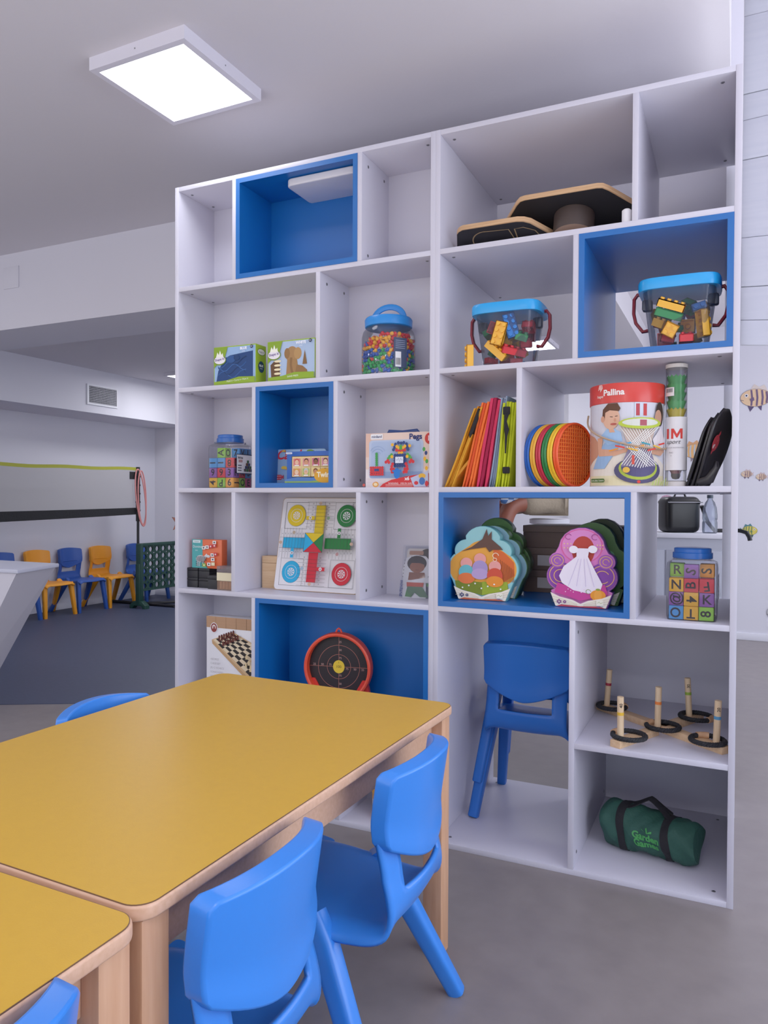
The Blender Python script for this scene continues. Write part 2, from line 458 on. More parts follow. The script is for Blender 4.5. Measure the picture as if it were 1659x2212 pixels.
# ================================================================== children's chairs
def make_chair(label, group, col, name='child_chair', PW_=.134, FS=.205):
    t = thing(name, label, 'chair', group=group)
    prof = [(-.150, .475, .131), (-.158, .44, .131), (-.165, .405, .131), (-.168, .370, .132), (-.163, .338, .134), (-.147, .314, .138), (-.118, .303, .145),
            (-.07, .301, .152), (0, .305, .160), (.08, .309, .164), (.135, .309, .164), (.162, .302, .160), (.171, .288, .152)]
    P = spline([(a, b, c) for a, b, c in prof], 3)
    nv = 24
    def shell(u, v):
        i = min(int(round(u * (len(P) - 1))), len(P) - 1); y, z, hw = P[i]; q = v * 2 - 1
        k = max(0, min(1, (z - .30) / .09)) if y < -.05 else 0           # 1 on the upright neck
        x = hw * q; yy = y + .030 * q * q * k
        fl = max(0, (abs(q) - .72) / .28)
        zz = z - (1 - k) * (.006 * (1 - q * q) + .020 * fl * fl)
        if y < -.03: yy += (1 - k) * 0.0
        return (x, yy, zz)
    n = len(P) - 1
    def slot(u, v):
        y, z, hw = P[min(int(u * n), n)]; z2 = P[min(int(u * n) + 1, n)][1]
        return y < -.1 and z > .376 and z2 < .46 and z2 > .366 and abs((v * 2 - 1) * hw) < .088
    m = MB(); m.grid(shell, n, nv, col, slot)
    o = m.build('seat', t, ang=60)
    s = o.modifiers.new('thick', 'SOLIDIFY'); s.thickness = .009; s.offset = 0
    # backrest: hollow tray-like panel with folded rim
    def panel(front_):
        def f(u, v):
            b = v; q = u * 2 - 1
            hw = PW_; r = .009
            zt = lambda x: .594 - .013 * (x / hw) ** 2
            zb = lambda x: .403 + .049 * min(1, abs(x / hw)) ** 1.5
            hh = .16; d = min(b, 1 - b) * hh
            w = hw - (r - math.sqrt(max(0, r * r - (r - min(d, r)) ** 2)))
            x = w * q; z = zb(x) + (zt(x) - zb(x)) * b
            y = -.178 + .042 * abs(x / hw) ** 2.3 - .150 * (z - .447) - .010 * math.exp(-((b / .22) ** 2))
            return (x * (.99 if front_ else 1), y + (.034 if front_ else 0), z + (.004 if front_ and b > .5 else 0))
        return f
    nu, nv2 = 22, 14
    m = MB(); A = panel(False); B = panel(True)
    bd = [(i / nu, 0) for i in range(nu)] + [(1, j / nv2) for j in range(nv2)] + [(1 - i / nu, 1) for i in range(nu)] + [(0, 1 - j / nv2) for j in range(nv2)]
    vs = [A(i / nu, j / nv2) for i in range(nu + 1) for j in range(nv2 + 1)] + [B(i / nu, j / nv2) for i in range(nu + 1) for j in range(nv2 + 1)]
    W = nv2 + 1; O = (nu + 1) * W; fs = []
    for i in range(nu):
        for j in range(nv2):
            a = i * W + j; fs += [[a, a + W, a + W + 1, a + 1], [O + a, O + a + 1, O + a + W + 1, O + a + W]]
    ids = [round(u * nu) * W + round(v * nv2) for u, v in bd]
    for k in range(len(ids)): a, b = ids[k], ids[(k + 1) % len(ids)]; fs.append([a, O + a, O + b, b])
    m.add(vs, fs, col); o = recalc(m.build('backrest', t, ang=45))
    bv = o.modifiers.new('round', 'BEVEL'); bv.width = .0042; bv.segments = 3; bv.angle_limit = math.radians(50); bv.limit_method = 'ANGLE'
    for s in (-1, 1):
        m = MB(); m.tube([(s * .140, .0, .310), (s * .149, -.030, .270), (s * FS, -.166, .004), (s * (FS + .0005), -.168, 0)], [(.020, .026), (.021, .024), (.0165, .0175), (.014, .015)], col, 20, sq=.5, up=(1, 0, 0)); m.build('leg', t)
        m = MB(); m.tube([(s * .143, .128, .303), (s * .147, .135, .26), (s * min(.167, FS), .167, .004), (s * min(.1675, FS), .1675, 0)], [(.021, .022), (.020, .0205), (.016, .016), (.014, .014)], col, 20, sq=.5, up=(1, 0, 0)); m.build('leg', t)
    return t
R90 = PI / 2
TG = 'blue chairs at the yellow tables'
ch = make_chair('blue plastic chair pushed under the yellow table, nearer the wooden leg and bookcase', TG, CBLUE)
ch.location = (1.158, -.838, 0); ch.rotation_euler = (0, 0, R90 + math.radians(1.6))
dup(ch, (1.135, -1.302, 0), R90, 'large near blue plastic chair at the corner joint of the two yellow tables')
dup(ch, (1.108, -1.740, 0), R90, 'blue plastic chair at the nearer second table, only its back top showing', TG)
dup(ch, (.663, -.845, 0), -R90, 'blue plastic chair behind the yellow table, its curved back rising over the far edge', TG)
bk = make_chair('darker blue plastic chair standing in the bottom cubby of the right bookcase', 'blue chairs stacked in the bookcase', CBLUED, PW_=.142, FS=.168)
bk.location = (1.243, .385, T)
dup(bk, (1.246, .42, T + .105), 0, 'blue plastic chair stacked on top of the one in the bookcase cubby', 'blue chairs stacked in the bookcase')
FBL = mat('#2b52a4', .45, 'plastic', .4)
fb = make_chair('blue plastic chair by the far wall, leftmost and mostly behind the white counter', 'chairs along the far wall', FBL)
fb.location = (-3.85, 2.36, 0); fb.rotation_euler = (0, 0, -R90)
dup(fb, (-3.85, 3.125, 0), -R90, 'blue plastic chair between the two orange chairs by the far wall')
dup(fb, (-3.84, 4.0, 0), -R90, 'blue plastic chair in the far corner behind the green frame of holes')
fo = make_chair('orange plastic chair by the far wall, next to the white counter', 'chairs along the far wall', CORANGE)
fo.location = (-3.85, 2.745, 0); fo.rotation_euler = (0, 0, -R90)
dup(fo, (-3.85, 3.505, 0), -R90, 'orange plastic chair by the far wall, next to the green frame of holes')

# ================================================================== yellow tables
def table(label, loc, rz, w, l, h=.585):
    t = thing('school_table', label, 'table', loc, rz, 'yellow topped tables')
    m = MB(); m.prism(rr2(-w / 2, -l / 2, w / 2, l / 2, .032, 8), h - .021, h - .0012, BEECHY, bev=.004, seg=3); o = m.build('table_edge', t); o['label'] = 'beech wood table edge'
    m = MB(); m.prism(rr2(-w / 2 + .0024, -l / 2 + .0024, w / 2 - .0024, l / 2 - .0024, .030, 8), h - .0014, h - .0002, mat('#6b4a30', .5)); m.prism(rr2(-w / 2 + .0034, -l / 2 + .0034, w / 2 - .0034, l / 2 - .0034, .029, 8), h - .0003, h, YEL)
    o = m.build('tabletop', t); o['label'] = 'yellow laminate table surface'
    for sx in (-1, 1):
        for sy in (-1, 1):
            m = MB(); cx, cy = sx * (w / 2 - .034), sy * (l / 2 - .035); m.box(cx - .024, cy - .024, 0, cx + .024, cy + .024, h - .021, BEECH, .004); m.build('leg', t)
    for sx in (-1, 1):
        m = MB(); x = sx * (w / 2 - .045); m.box(x - .009, -l / 2 + .059, h - .092, x + .009, l / 2 - .059, h - .021, BEECHY, .002); m.build('apron', t)
    for sy in (-1, 1):
        m = MB(); y = sy * (l / 2 - .045); m.box(-w / 2 + .058, y - .009, h - .092, w / 2 - .058, y + .009, h - .021, BEECHX, .002); m.build('apron', t)
    return t
table('large yellow topped beech table in front of the bookcases', (.892, -.968, 0), math.radians(-1.5), .70, 1.016)
table('second yellow topped beech table, cut off at the lower left', (.884, -1.998, 0), math.radians(-.8), .70, 1.02)

# ================================================================== white counter with a leaning side, at the left
CW = mat('#d3d0da', .5); CW2 = mat('#c9cbdc', .5)
t = thing('counter', 'white counter with slanting side panel at the left by the blue floor', 'counter', (0, 0, 0))
y0, y1, z = .187, .517, .75
m = MB()
def sl(y, z_): return (-1.176 if y > .3 else -1.058) + (z_ - .75) * (.426 / .579 if y > .3 else .116 / .172) 
vs = []
for zz in (0, z - .018):
    for y in (y0 + .008, y1 - .004): vs += [(sl(y, zz) - .006, y, zz)]
    for y in (y1 - .004, y0 + .008): vs += [(-2.6, y, zz)]
m.add(vs, [[3, 2, 1, 0], [4, 5, 6, 7], [0, 1, 5, 4], [1, 2, 6, 5], [2, 3, 7, 6], [3, 0, 4, 7]], CW); m.build('body', t)
m = MB(); m.prism([(-1.058, y0), (-1.176, y1), (-2.6, y1), (-2.6, y0)][::-1], z - .018, z, CW2, bev=.003); m.build('countertop', t)

# ================================================================== badminton net
NETM = mat('#9a9790', .8, 'mesh', .2, fac=.45)
t = thing('badminton_net', 'badminton net with lime tape and black posts in the far room', 'net', (-3.6, 3.63, 0))
LIME = mat('#a3a52b', .6); BLK = mat('#15151a', .55); BLKF = mat('#17171b', .85, 'fabric')
sag = lambda u: .014 * math.sin(PI * u * 1.0)
def nz(u, a, b): return a + (b - a) * u
L_ = 3.4
def pt(u, f): # u 0 at the pole, 1 at far left
    zt = 1.372 - .022 * math.sin(min(1, u) * PI); zb = .930 - .032 * math.sin(min(1, u * .9) * PI * .62); return (0.012 * math.sin(u * 9), -.03 - u * L_, zb + (zt - zb) * f)
m = MB(); m.grid(lambda u, v: pt(u, v), 40, 6, NETM); m.build('mesh', t)
m = MB(); m.grid(lambda u, v: (pt(u, 1)[0] + .003, pt(u, 1)[1], pt(u, 1)[2] + .03 * v - .012 + .004 * math.sin(u * 30)), 40, 1, LIME); m.build('top_tape', t)
m = MB(); m.grid(lambda u, v: (pt(u, 0)[0] + .003, pt(u, 0)[1], pt(u, 0)[2] - .012 + (.068 + .02 * min(1, u * 2)) * v - .02 * min(1, u * 2)), 40, 1, BLKF); m.build('bottom_band', t)
m = MB(); m.box(.004, -.12, 1.27, .010, -.035, 1.345, BLKF); m.build('corner_patch', t)
def post(yy):
    m = MB(); m.cyl((0, yy, .02), (0, yy, .85), .013, BLK, 12); m.cyl((0, yy, .85), (0, yy, 1.372), .021, BLK, 12); m.cyl((0, yy, 1.372), (0, yy, 1.395), .02, BLK, 12)
    for k in range(5): m.cyl((0, yy, .95 + k * .085), (0, yy, .965 + k * .085), .025, BLKF, 12)
    m.build('post', t)
    m = MB(); m.tube([(-.36, yy + .02, .018), (.45, yy + .02, .018)], .015, BLK, 10); m.tube([(0, yy, .018), (0.42, yy + .42, .018)], .013, BLK, 10); m.build('base_bar', t)
post(0); post(-L_ - .06)
m = MB(); PKR = mat('#d98886', .4)
def hoop(a, r1, ph): return [(.02 + .012 * math.sin(i / 40 * 2 * PI + ph), a + .05 * math.sin(i / 40 * 2 * PI + ph * .3) - .04 * math.cos(i / 40 * 2 * PI), 1.085 + r1 * math.cos(i / 40 * 2 * PI)) for i in range(40)]
for i in range(2):
    m = MB(); m.tube(hoop(-.01 + .02 * i, .285 - .014 * i, i), .007, PKR, 8, closed=True)
    solo('hoop', m, ['outer pink rubber hoop hanging on the net post', 'inner pink rubber hoop hanging on the net post'][i], 'hoop', (-3.575, 3.63, 0), group='pink hoops on the net post')

# ================================================================== giant four in a row frame
GRN = mat('#153d33', .5, 'plastic'); 
t = thing('disc_game_frame', 'giant dark green four in a row frame with round holes standing by the chairs', 'game', (-3.42, 3.44, 0))
m = MB(); cw, rh, r = .0905, .072, .027
def holeplate(mb, x, cols, rows, ya, z0, col):
    for i in range(cols):
        for j in range(rows):
            cy, cz = ya + (i + .5) * cw, z0 + (j + .5) * rh; vs = []; n = 16
            for k in range(n):
                a = 2 * PI * (k + .5) / n; c, s = math.cos(a), math.sin(a); q = 1 / max(abs(c), abs(s))
                vs += [(x, cy + r * c, cz + r * s), (x, cy + cw / 2 * c * q, cz + rh / 2 * s * q)]
            fs = [[2 * k, 2 * k + 1, (2 * k + 3) % (2 * n), (2 * k + 2) % (2 * n)] for k in range(n)]
            mb.add(vs, fs, col)
            mb.tube([(x - .006, cy, cz), (x, cy, cz)], r, col, n, caps=False)
holeplate(m, .009, 7, 6, .035, .178, GRN); holeplate(m, -.003, 7, 6, .035, .178, GRN)
m.box(-.016, .03, .168, .022, .675, .18, GRN, .003); m.box(-.016, .03, .608, .022, .675, .638, GRN, .003); m.build('grid', t)
for yy in (.0, .672):
    m = MB(); m.box(-.03, yy, .03, .036, yy + .034, .635, GRN, .006); m.box(-.022, yy - .014, .03, .028, yy + .048, .44, GRN, .006); m.build('upright', t)
    m = MB(); m.prism([(-.10, 0), (-.07, 0), (-.045, .03), (.045, .03), (.07, 0), (.10, 0), (.10, .035), (.05, .075), (-.05, .075), (-.10, .035)], yy - .012, yy + .048, GRN, 'y', bev=.004); m.build('foot', t)

# ================================================================== far room behind the right bookcase: counter, bag, bottle, person
CT = mat('#dfdfe8', .45); CTD = mat('#b9bcc9', .5)
t = thing('counter', 'low white panelled counter seen through the right bookcase under the black bag', 'counter', (1.16, 2.3, 0))
m = MB(); m.box(0, 0, .868, .68, .5, .894, CT, .003); m.build('countertop', t)
m = MB(); m.box(.012, .015, 0, .668, .49, .868, CTD); m.build('body', t)
for i in range(2):
    m = MB(); m.box(.02 + i * .325, .008, .06, .335 + i * .325, .015, .80, mat('#b3b6c4', .5), .002); m.build('door', t)
BG = mat('#08080a', .38, 'plain', .35); BGS = mat('#8b8b93', .35)
t = thing('camera_bag', 'glossy black zip bag standing on the far white counter', 'bag', (1.56, 2.46, .894), .5)
m = MB(); m.box(-.10, -.075, 0, .10, .075, .205, BG, .035, 4); m.build('body', t)
m = MB(); m.box(-.095, -.078, .16, .095, .078, .185, BG, .012); m.tube([(-.03, 0, .2), (-.02, 0, .222), (.03, 0, .222), (.04, 0, .2)], .006, BG, 8); m.build('lid', t)
m = MB(); m.tube([(-.10, -.08, .172), (.10, -.08, .172), (.104, .06, .172)], .003, STEEL, 6); m.build('zip', t)
m = MB(); m.tube([(.10, .0, .14), (.15, .03, .15), (.17, .0, .06), (.2, -.02, .012), (.3, -.05, .012), (.315, -.085, .014), (.338, -.115, .004), (.346, -.13, -.02), (.348, -.135, -.04)], [(.011, .011)] * 9, BG, 8, sq=.5); m.build('strap', t)
t = thing('water_bottle', 'clear plastic water bottle with dark cap on the far counter behind the block jar', 'bottle', (1.725, 2.42, .894))
PET = mat('#e2e8f2', .06, 'clear', blend=.35, f=.9, haze=.1, hz='#c5cbdd')
m = MB(); m.lathe([(.034, 0), (.04, .006), (.04, .06), (.037, .07), (.04, .08), (.04, .10), (.036, .14), (.026, .172), (.0145, .188), (.0135, .2)], PET, 24); m.build('body', t)
m = MB(); m.lathe([(.0165, .196), (.0165, .213), (.015, .215)], mat('#22303f', .5), 20); m.build('cap', t)

SK = mat('#96543e', .5); KH = mat('#a5957e', .85, 'fabric'); SH = mat('#dfe6f0', .8, 'check', h2='#4a76b4', s=26); HAIR = mat('#2c1f18', .7)
def skin_body(name, chains, m_, parent=None, sub=2):
    b = bmesh.new(); me = bpy.data.meshes.new(name); rad = {}; vs = {}
    for ch_ in chains:
        prev = None
        for key, p, r in ch_:
            if key not in vs: vs[key] = b.verts.new(p); rad[key] = r
            if prev is not None: b.edges.new((vs[prev], vs[key]))
            prev = key
    b.verts.index_update(); idx = {k: v.index for k, v in vs.items()}
    b.to_mesh(me); b.free(); o = bpy.data.objects.new(name, me); C.objects.link(o)
    s = o.modifiers.new('skin', 'SKIN'); s.use_smooth_shade = True
    lay = me.skin_vertices[0] if me.skin_vertices else None
    if lay is None:
        b = bmesh.new(); b.from_mesh(me); b.verts.layers.skin.verify(); b.to_mesh(me); b.free(); lay = me.skin_vertices[0]
    for k, i in idx.items(): lay.data[i].radius = (rad[k], rad[k]) if not isinstance(rad[k], tuple) else rad[k]
    lay.data[idx[chains[0][0][0]]].use_root = True
    o.modifiers.new('sub', 'SUBSURF').levels = sub; o.modifiers['sub'].render_levels = sub
    me.materials.append(m_)
    if parent: o.parent = parent
    return o
PO = Vector((0, 0, 0))
pr = thing('person', 'seated person in checked shirt and khaki shorts in the far room, seen above the boxes', 'person', (.785, 2.60, 0), math.radians(48))
hip = (0.02, 0, 1.115)
J = {'pel': ((0, 0, 1.10), .10), 'wst': ((.01, 0, 1.22), .10), 'chs': ((-.02, 0, 1.42), .115), 'nk': ((-.045, 0, 1.56), .05), 'hd0': ((-.06, 0, 1.63), .065), 'hd1': ((-.07, 0, 1.70), .082), 'hd2': ((-.065, 0, 1.78), .06)}
def ch_(*n): return [(k, *J[k]) for k in n]
for s, sg in (('l', -1), ('r', 1)):
    J['hp' + s] = ((-.03, sg * .09, 1.095), .085); J['kn' + s] = ((-.36, sg * .10, 1.045), .058); J['ca' + s] = ((-.42, sg * .10, .87), .05); J['an' + s] = ((-.47, sg * .10, .64), .035); J['he' + s] = ((-.47, sg * .10, .60), .036); J['to' + s] = ((-.62, sg * .11, .585), .028)
    J['sh' + s] = ((-.02, sg * .17, 1.47), .055); J['el' + s] = ((-.17, sg * .21, 1.22), .042); J['wr' + s] = ((-.44, sg * .13, 1.085), .028); J['pa' + s] = ((-.50, sg * .125, 1.06), .028)
    for k, (dx, dz) in enumerate(((-.075, -.03), (-.085, -.028), (-.08, -.032), (-.065, -.035))):
        J['f%d%s' % (k, s)] = ((-.53, sg * (.09 + .022 * k), 1.045), .009); J['g%d%s' % (k, s)] = ((-.50 + dx, sg * (.09 + .022 * k), 1.06 + dz - .03), .008)
    J['th' + s] = ((-.475, sg * .075, 1.035), .010); J['ti' + s] = ((-.50, sg * .06, 1.01), .008)
chains = [ch_('pel', 'wst', 'chs', 'nk', 'hd0', 'hd1', 'hd2')]
for s in 'lr':
    chains += [ch_('pel', 'hp' + s, 'kn' + s, 'ca' + s, 'an' + s, 'he' + s, 'to' + s), ch_('chs', 'sh' + s, 'el' + s, 'wr' + s, 'pa' + s), ch_('pa' + s, 'th' + s, 'ti' + s)]
    for k in range(4): chains.append(ch_('pa' + s, 'f%d%s' % (k, s), 'g%d%s' % (k, s)))
skin_body('body', chains, SK, pr)
m = MB(); m.ball((-.055, 0, 1.755), .098, HAIR, 18, 12, (1.05, .9, .8)); m.build('hair', pr)
m = MB()
for sg in (-1, 1): m.ball((-.148, sg * .03, 1.705), .010, mat('#f2f0ee', .3), 10, 6); m.ball((-.157, sg * .03, 1.705), .005, DARK, 8, 6); m.ball((-.07, sg * .088, 1.69), .02, SK, 10, 6, (.7, .4, 1.2))
m.ball((-.158, 0, 1.682), .014, SK, 10, 6, (1, .8, 1.2)); m.ball((-.146, 0, 1.645), .018, mat('#8a4038', .5), 10, 6, (.5, 1.1, .3)); m.build('face', pr)
sh = [('a', (.01, 0, 1.12), .118), ('b', (.01, 0, 1.24), .118), ('c', (-.02, 0, 1.42), .13), ('d', (-.04, 0, 1.51), .07)]
chs = [sh]
for s, sg in (('l', -1), ('r', 1)): chs.append([sh[2], ('s' + s, (-.02, sg * .17, 1.47), .07), ('e' + s, (-.17, sg * .21, 1.22), .058), ('w' + s, (-.47, sg * .13, 1.075), .05)])
skin_body('shirt', chs, SH, pr)
skin_body('shorts', [[('a', (0, 0, 1.11), .112), ('l', (-.06, -.09, 1.09), .10), ('l2', (-.30, -.10, 1.052), .085)], [('a', (0, 0, 1.11), .112), ('r', (-.06, .09, 1.09), .10), ('r2', (-.30, .10, 1.052), .085)]], KH, pr)
for sg in (-1, 1):
    m = MB(); m.box(-.65, sg * .105 - .045, .545, -.43, sg * .105 + .045, .62, mat('#39404e', .6), .02, 3); m.build('shoe', pr)
t = thing('stool', 'tall white stool under the seated person', 'stool', (.785, 2.60, 0), math.radians(48))
m = MB(); m.lathe([(.11, .925), (.125, .93), (.125, .955), (.11, .96)], CT, 28); m.build('seat', t)
for i in range(4):
    a = PI / 4 + i * PI / 2; m = MB(); m.cyl((.09 * math.cos(a), .09 * math.sin(a), .93), (.2 * math.cos(a), .2 * math.sin(a), 0), .014, CT, 12); m.build('leg', t)
m = MB(); m.tube([(-.17, -.2, .54), (-.62, -.2, .54), (-.62, .2, .54), (-.17, .2, .54)], .012, CT, 10); m.cyl((-.17, -.2, .54), (-.13, -.13, .5), .012, CT, 10); m.cyl((-.17, .2, .54), (-.13, .13, .5), .012, CT, 10)
m.build('footrest', t)
# ================================================================== things on the left bookcase
PAPER = mat('#f1eff2', .35, 'plain', .5)
def carton(name, label, cat, loc, rz, w, d, h, col, group=None, rot=None, bev=.0012):
    """cardboard box, front face at y=0 looking to -Y, width along X"""
    t = thing(name, label, cat, loc, rz, group, rot)
    m = MB(); m.box(0, 0, 0, w, d, h, col, bev); m.build('carton', t); return t
# --- white access point under the top of the blue cubby
t = thing('access_point', 'white flat rounded box mounted in the top of the blue cubby', 'router', (.585, .12, 2.140))
PW = mat('#d9d7dd', .45); m = MB(); m.prism(rr2(-.135, -.085, .135, .085, .022, 6), 0, .026, PW, bev=.005, seg=3); m.build('case', t)
m = MB(); m.box(-.06, -.04, .026, .06, .04, .062, mat('#b9b7bf', .5), .003); m.build('bracket', t)

# --- modelling sand boxes
LIM = '#8fb02c'
def sandbox(label, loc, w, blue):
    t = carton('toy_box', label, 'toy box', loc, 0, w, .062, .135, mat('#93b32c', .35), 'modelling sand boxes')
    m = MB(); a = Art(m, front(0)); W = w; Hh = .135
    a.rect(.004, .006, W - .002, Hh - .004, '#a8bfdd' if not blue else '#8fb1da')
    if blue:
        a.poly([(.012, .012), (W - .012, .012), (W - .012, .112), (.07, .102), (.045, .09), (.02, .05)], '#1d3d70')
        for k in range(5): a.line([(.02 + i * .012, .035 + .012 * k + .012 * math.sin(i * .9 + k * 1.3)) for i in range(11)], .003, ['#2c5590', '#173259', '#355f9c'][k % 3])
        a.ell(.075, .088, .02, .013, '#274d86'); a.ell(.1, .092, .013, .009, '#183765')
    else:
        a.poly([(.015, .012), (.05, .012), (.05, .06), (.03, .07), (.012, .055)], '#5f4228')
        a.ell(.098, .085, .024, .028, '#a27a4c'); a.ell(.121, .088, .015, .02, '#b08854'); a.ell(.079, .09, .011, .018, '#8c673e'); a.poly([(.075, .012), (.08, .07), (.118, .07), (.125, .03), (.12, .012)], '#9c7547'); a.line([(.096, .075), (.094, .05), (.098, .03), (.103, .02)], .009, '#84603a')
        a.poly([(.108, .012), (.118, .05), (.14, .045), (.158, .03), (.16, .012)], '#8a653d'); a.poly([(.14, .05), (.149, .098), (.158, .05)], '#7d5b36')
        for k, s in enumerate(('Moldea', 'Diviértete', 'Piedra', 'Vive')): a.ell(.042, .066 - k * .014, .014, .004, '#f3e3b4')
    a.poly([(.002, .06), (.002, Hh - .002), (.062, Hh - .002), (.05, .095), (.02, .075)], '#7f9f26')
    a.ell(.028, .088, .027, .018, '#6f9021'); a.ell(.028, .088, .024, .014, '#efeaf0')
    a.poly([(.012, .098), (.018, .116), (.024, .106), (.029, .122), (.035, .106), (.041, .112), (.044, .098)], '#f4f4e4')
    a.text('Shape it!', .028, .09, .0125, '#5d3f88', rot=.12, bold=.0002)
    a.poly([(.004, .003), (W - .002, .003), (W - .002, .022), (.11, .025), (.06, .015), (.004, .012)], '#88a92a')
    a.text('SAND PRESS', W * .55, .012, .008, '#f0f4dc', rot=.05) if not blue else a.text('Mold it • Carve it • Paint it', W * .58, .0135, .0085, '#f0f4dc', rot=.06)
    a.text('BLUE' if blue else 'WHITE', W * .72, .122, .0125, '#f6f8ff', bold=.0006); a.text('SAND', W * .72, .112, .005, '#f6f8ff')
    a.ell(W - .016, .126, .006, .006, '#1d2c50'); a.text('3+', W - .016, .126, .007, '#ffffff')
    b = Art(m, rside(w)); b.rect(.003, .003, .059, .132, '#9cbb2e'); b.ell(.031, .11, .024, .013, '#6d8d20'); b.ell(.031, .11, .021, .010, '#f1eef4'); b.text('Shape it!', .031, .11, .010, '#5d3f88')
    b.ell(.03, .058, .018, .020, '#173a60' if blue else '#b9a27c'); b.text('BLUE' if blue else 'WHITE', .03, .062, .010, '#f4f8ff', bold=.0004); b.text('SAND', .03, .052, .006, '#dfe8ff')
    m.build('printed_face', t); return t
sandbox('modelling sand box with a dark blue picture, left of the two on the shelf', (.170, .006, b2), .180, True)
sandbox('modelling sand box with a sand elephant picture, against the divider', (.398, .006, b2), .188, False)

# --- jar of pegs
CLR = mat('#fbfcff', .04, 'clear', blend=.3, f=.7, haze=.03)
JB = mat('#1b83d6', .35, 'plastic', .5)
jx, jy = .812, .097
t = thing('peg_jar', 'round clear jar of coloured pegs with blue carry handle lid', 'jar', (jx, jy, b2))
m = MB(); m.lathe([(.080, 0), (.0875, .006), (.0885, .02), (.0885, .128), (.084, .146), (.075, .158), (.071, .166)], CLR, 40); m.build('body', t)
m = MB(); m.lathe([(.074, .160), (.078, .163), (.079, .186), (.075, .192), (.05, .1965), (0.001, .1965)], JB, 40); m.build('lid', t)
m = MB(); m.tube([(-.055 * math.cos(PI * i / 14) * 1.0, 0, .190 + .042 * math.sin(PI * i / 14)) for i in range(15)], [(.0045, .010)] * 15, JB, 10, sq=.7); m.build('handle', t)
m = MB(); lm = lambda u, v, d: Vector(((.0892 + d) * math.sin(u), -(.0892 + d) * math.cos(u), v))
a = Art(m, lm, du=.08); a.rect(.62, .02, 1.15, .115, '#3d4964'); a.rect(.68, .022, .90, .07, '#e8e8ea'); 
for k in range(7): a.rect(.70 + k * .026, .028, .712 + k * .026, .05, '#2a2a30')
for k in range(5): a.rect(.68, .08 + k * .006, 1.05, .082 + k * .006, '#8f99b2')
m.build('sticker', t)
PEGC = {'red': '#e02a32', 'yellow': '#fbb224', 'blue': '#2159ba', 'green': '#28ac56'}
def peg_mesh(h):
    m = MB(); c = mat(h, .35, 'plastic', .5); m.lathe([(.0005, 0), (.0045, .0008), (.0064, .004), (.0064, .008), (.0045, .0118), (.0005, .0128)], c, 10, cap=False)
    m.lathe([(.0028, .0125), (.0026, .017), (.0005, .0172)], c, 8, cap=False); return m
protos = {}
rnd = random.Random(3); cnt = 0
def add_peg(p, colname):
    if colname not in protos:
        o = peg_mesh(PEGC[colname]).build('peg'); protos[colname] = o
        tag(o, 'small %s plastic peg inside the round clear jar' % colname, 'peg', 'pegs in the round jar')
    else: o = protos[colname].copy(); C.objects.link(o)
    d = Vector((rnd.uniform(-1, 1), rnd.uniform(-1, 1), rnd.uniform(-1, 1))).normalized()
    q = d.to_track_quat('Z', 'Y'); o.rotation_euler = q.to_euler()
    o.location = Vector(p) - (q @ Vector((0, 0, .0085)))
def pegcol(an, z):
    # bands: green at the bottom, blue middle, red and yellow above, yellow on the left
    r = rnd.random()
    if an < -1.0: return 'yellow' if r < .72 else ('red' if r < .86 else 'blue')
    if z < .045: return 'green' if r < .82 else ('blue' if r < .95 else 'yellow')
    if z < .085: return 'blue' if r < .6 else ('green' if r < .8 else ('yellow' if r < .9 else 'red'))
    return 'red' if r < .47 else ('yellow' if r < .93 else 'blue')
for row in range(10):
    z = .012 + row * .0128
    for k in range(23):
        an = -1.55 + (k + .5 * (row % 2)) * .166 - .15
        if z > .118 + .02 * math.sin(an * 1.5 + .4): continue
        R_ = .0795 + rnd.uniform(-.001, .0006)
        add_peg((jx + R_ * math.sin(an), jy - R_ * math.cos(an), b2 + z + rnd.uniform(-.001, .001)), pegcol(an, z)); cnt += 1
for k in range(60):
    an = rnd.uniform(-1.6, 1.9); R_ = rnd.uniform(.045, .062); z = rnd.uniform(.1, .128)
    add_peg((jx + R_ * math.sin(an), jy - R_ * math.cos(an), b2 + z), pegcol(an, z)); cnt += 1

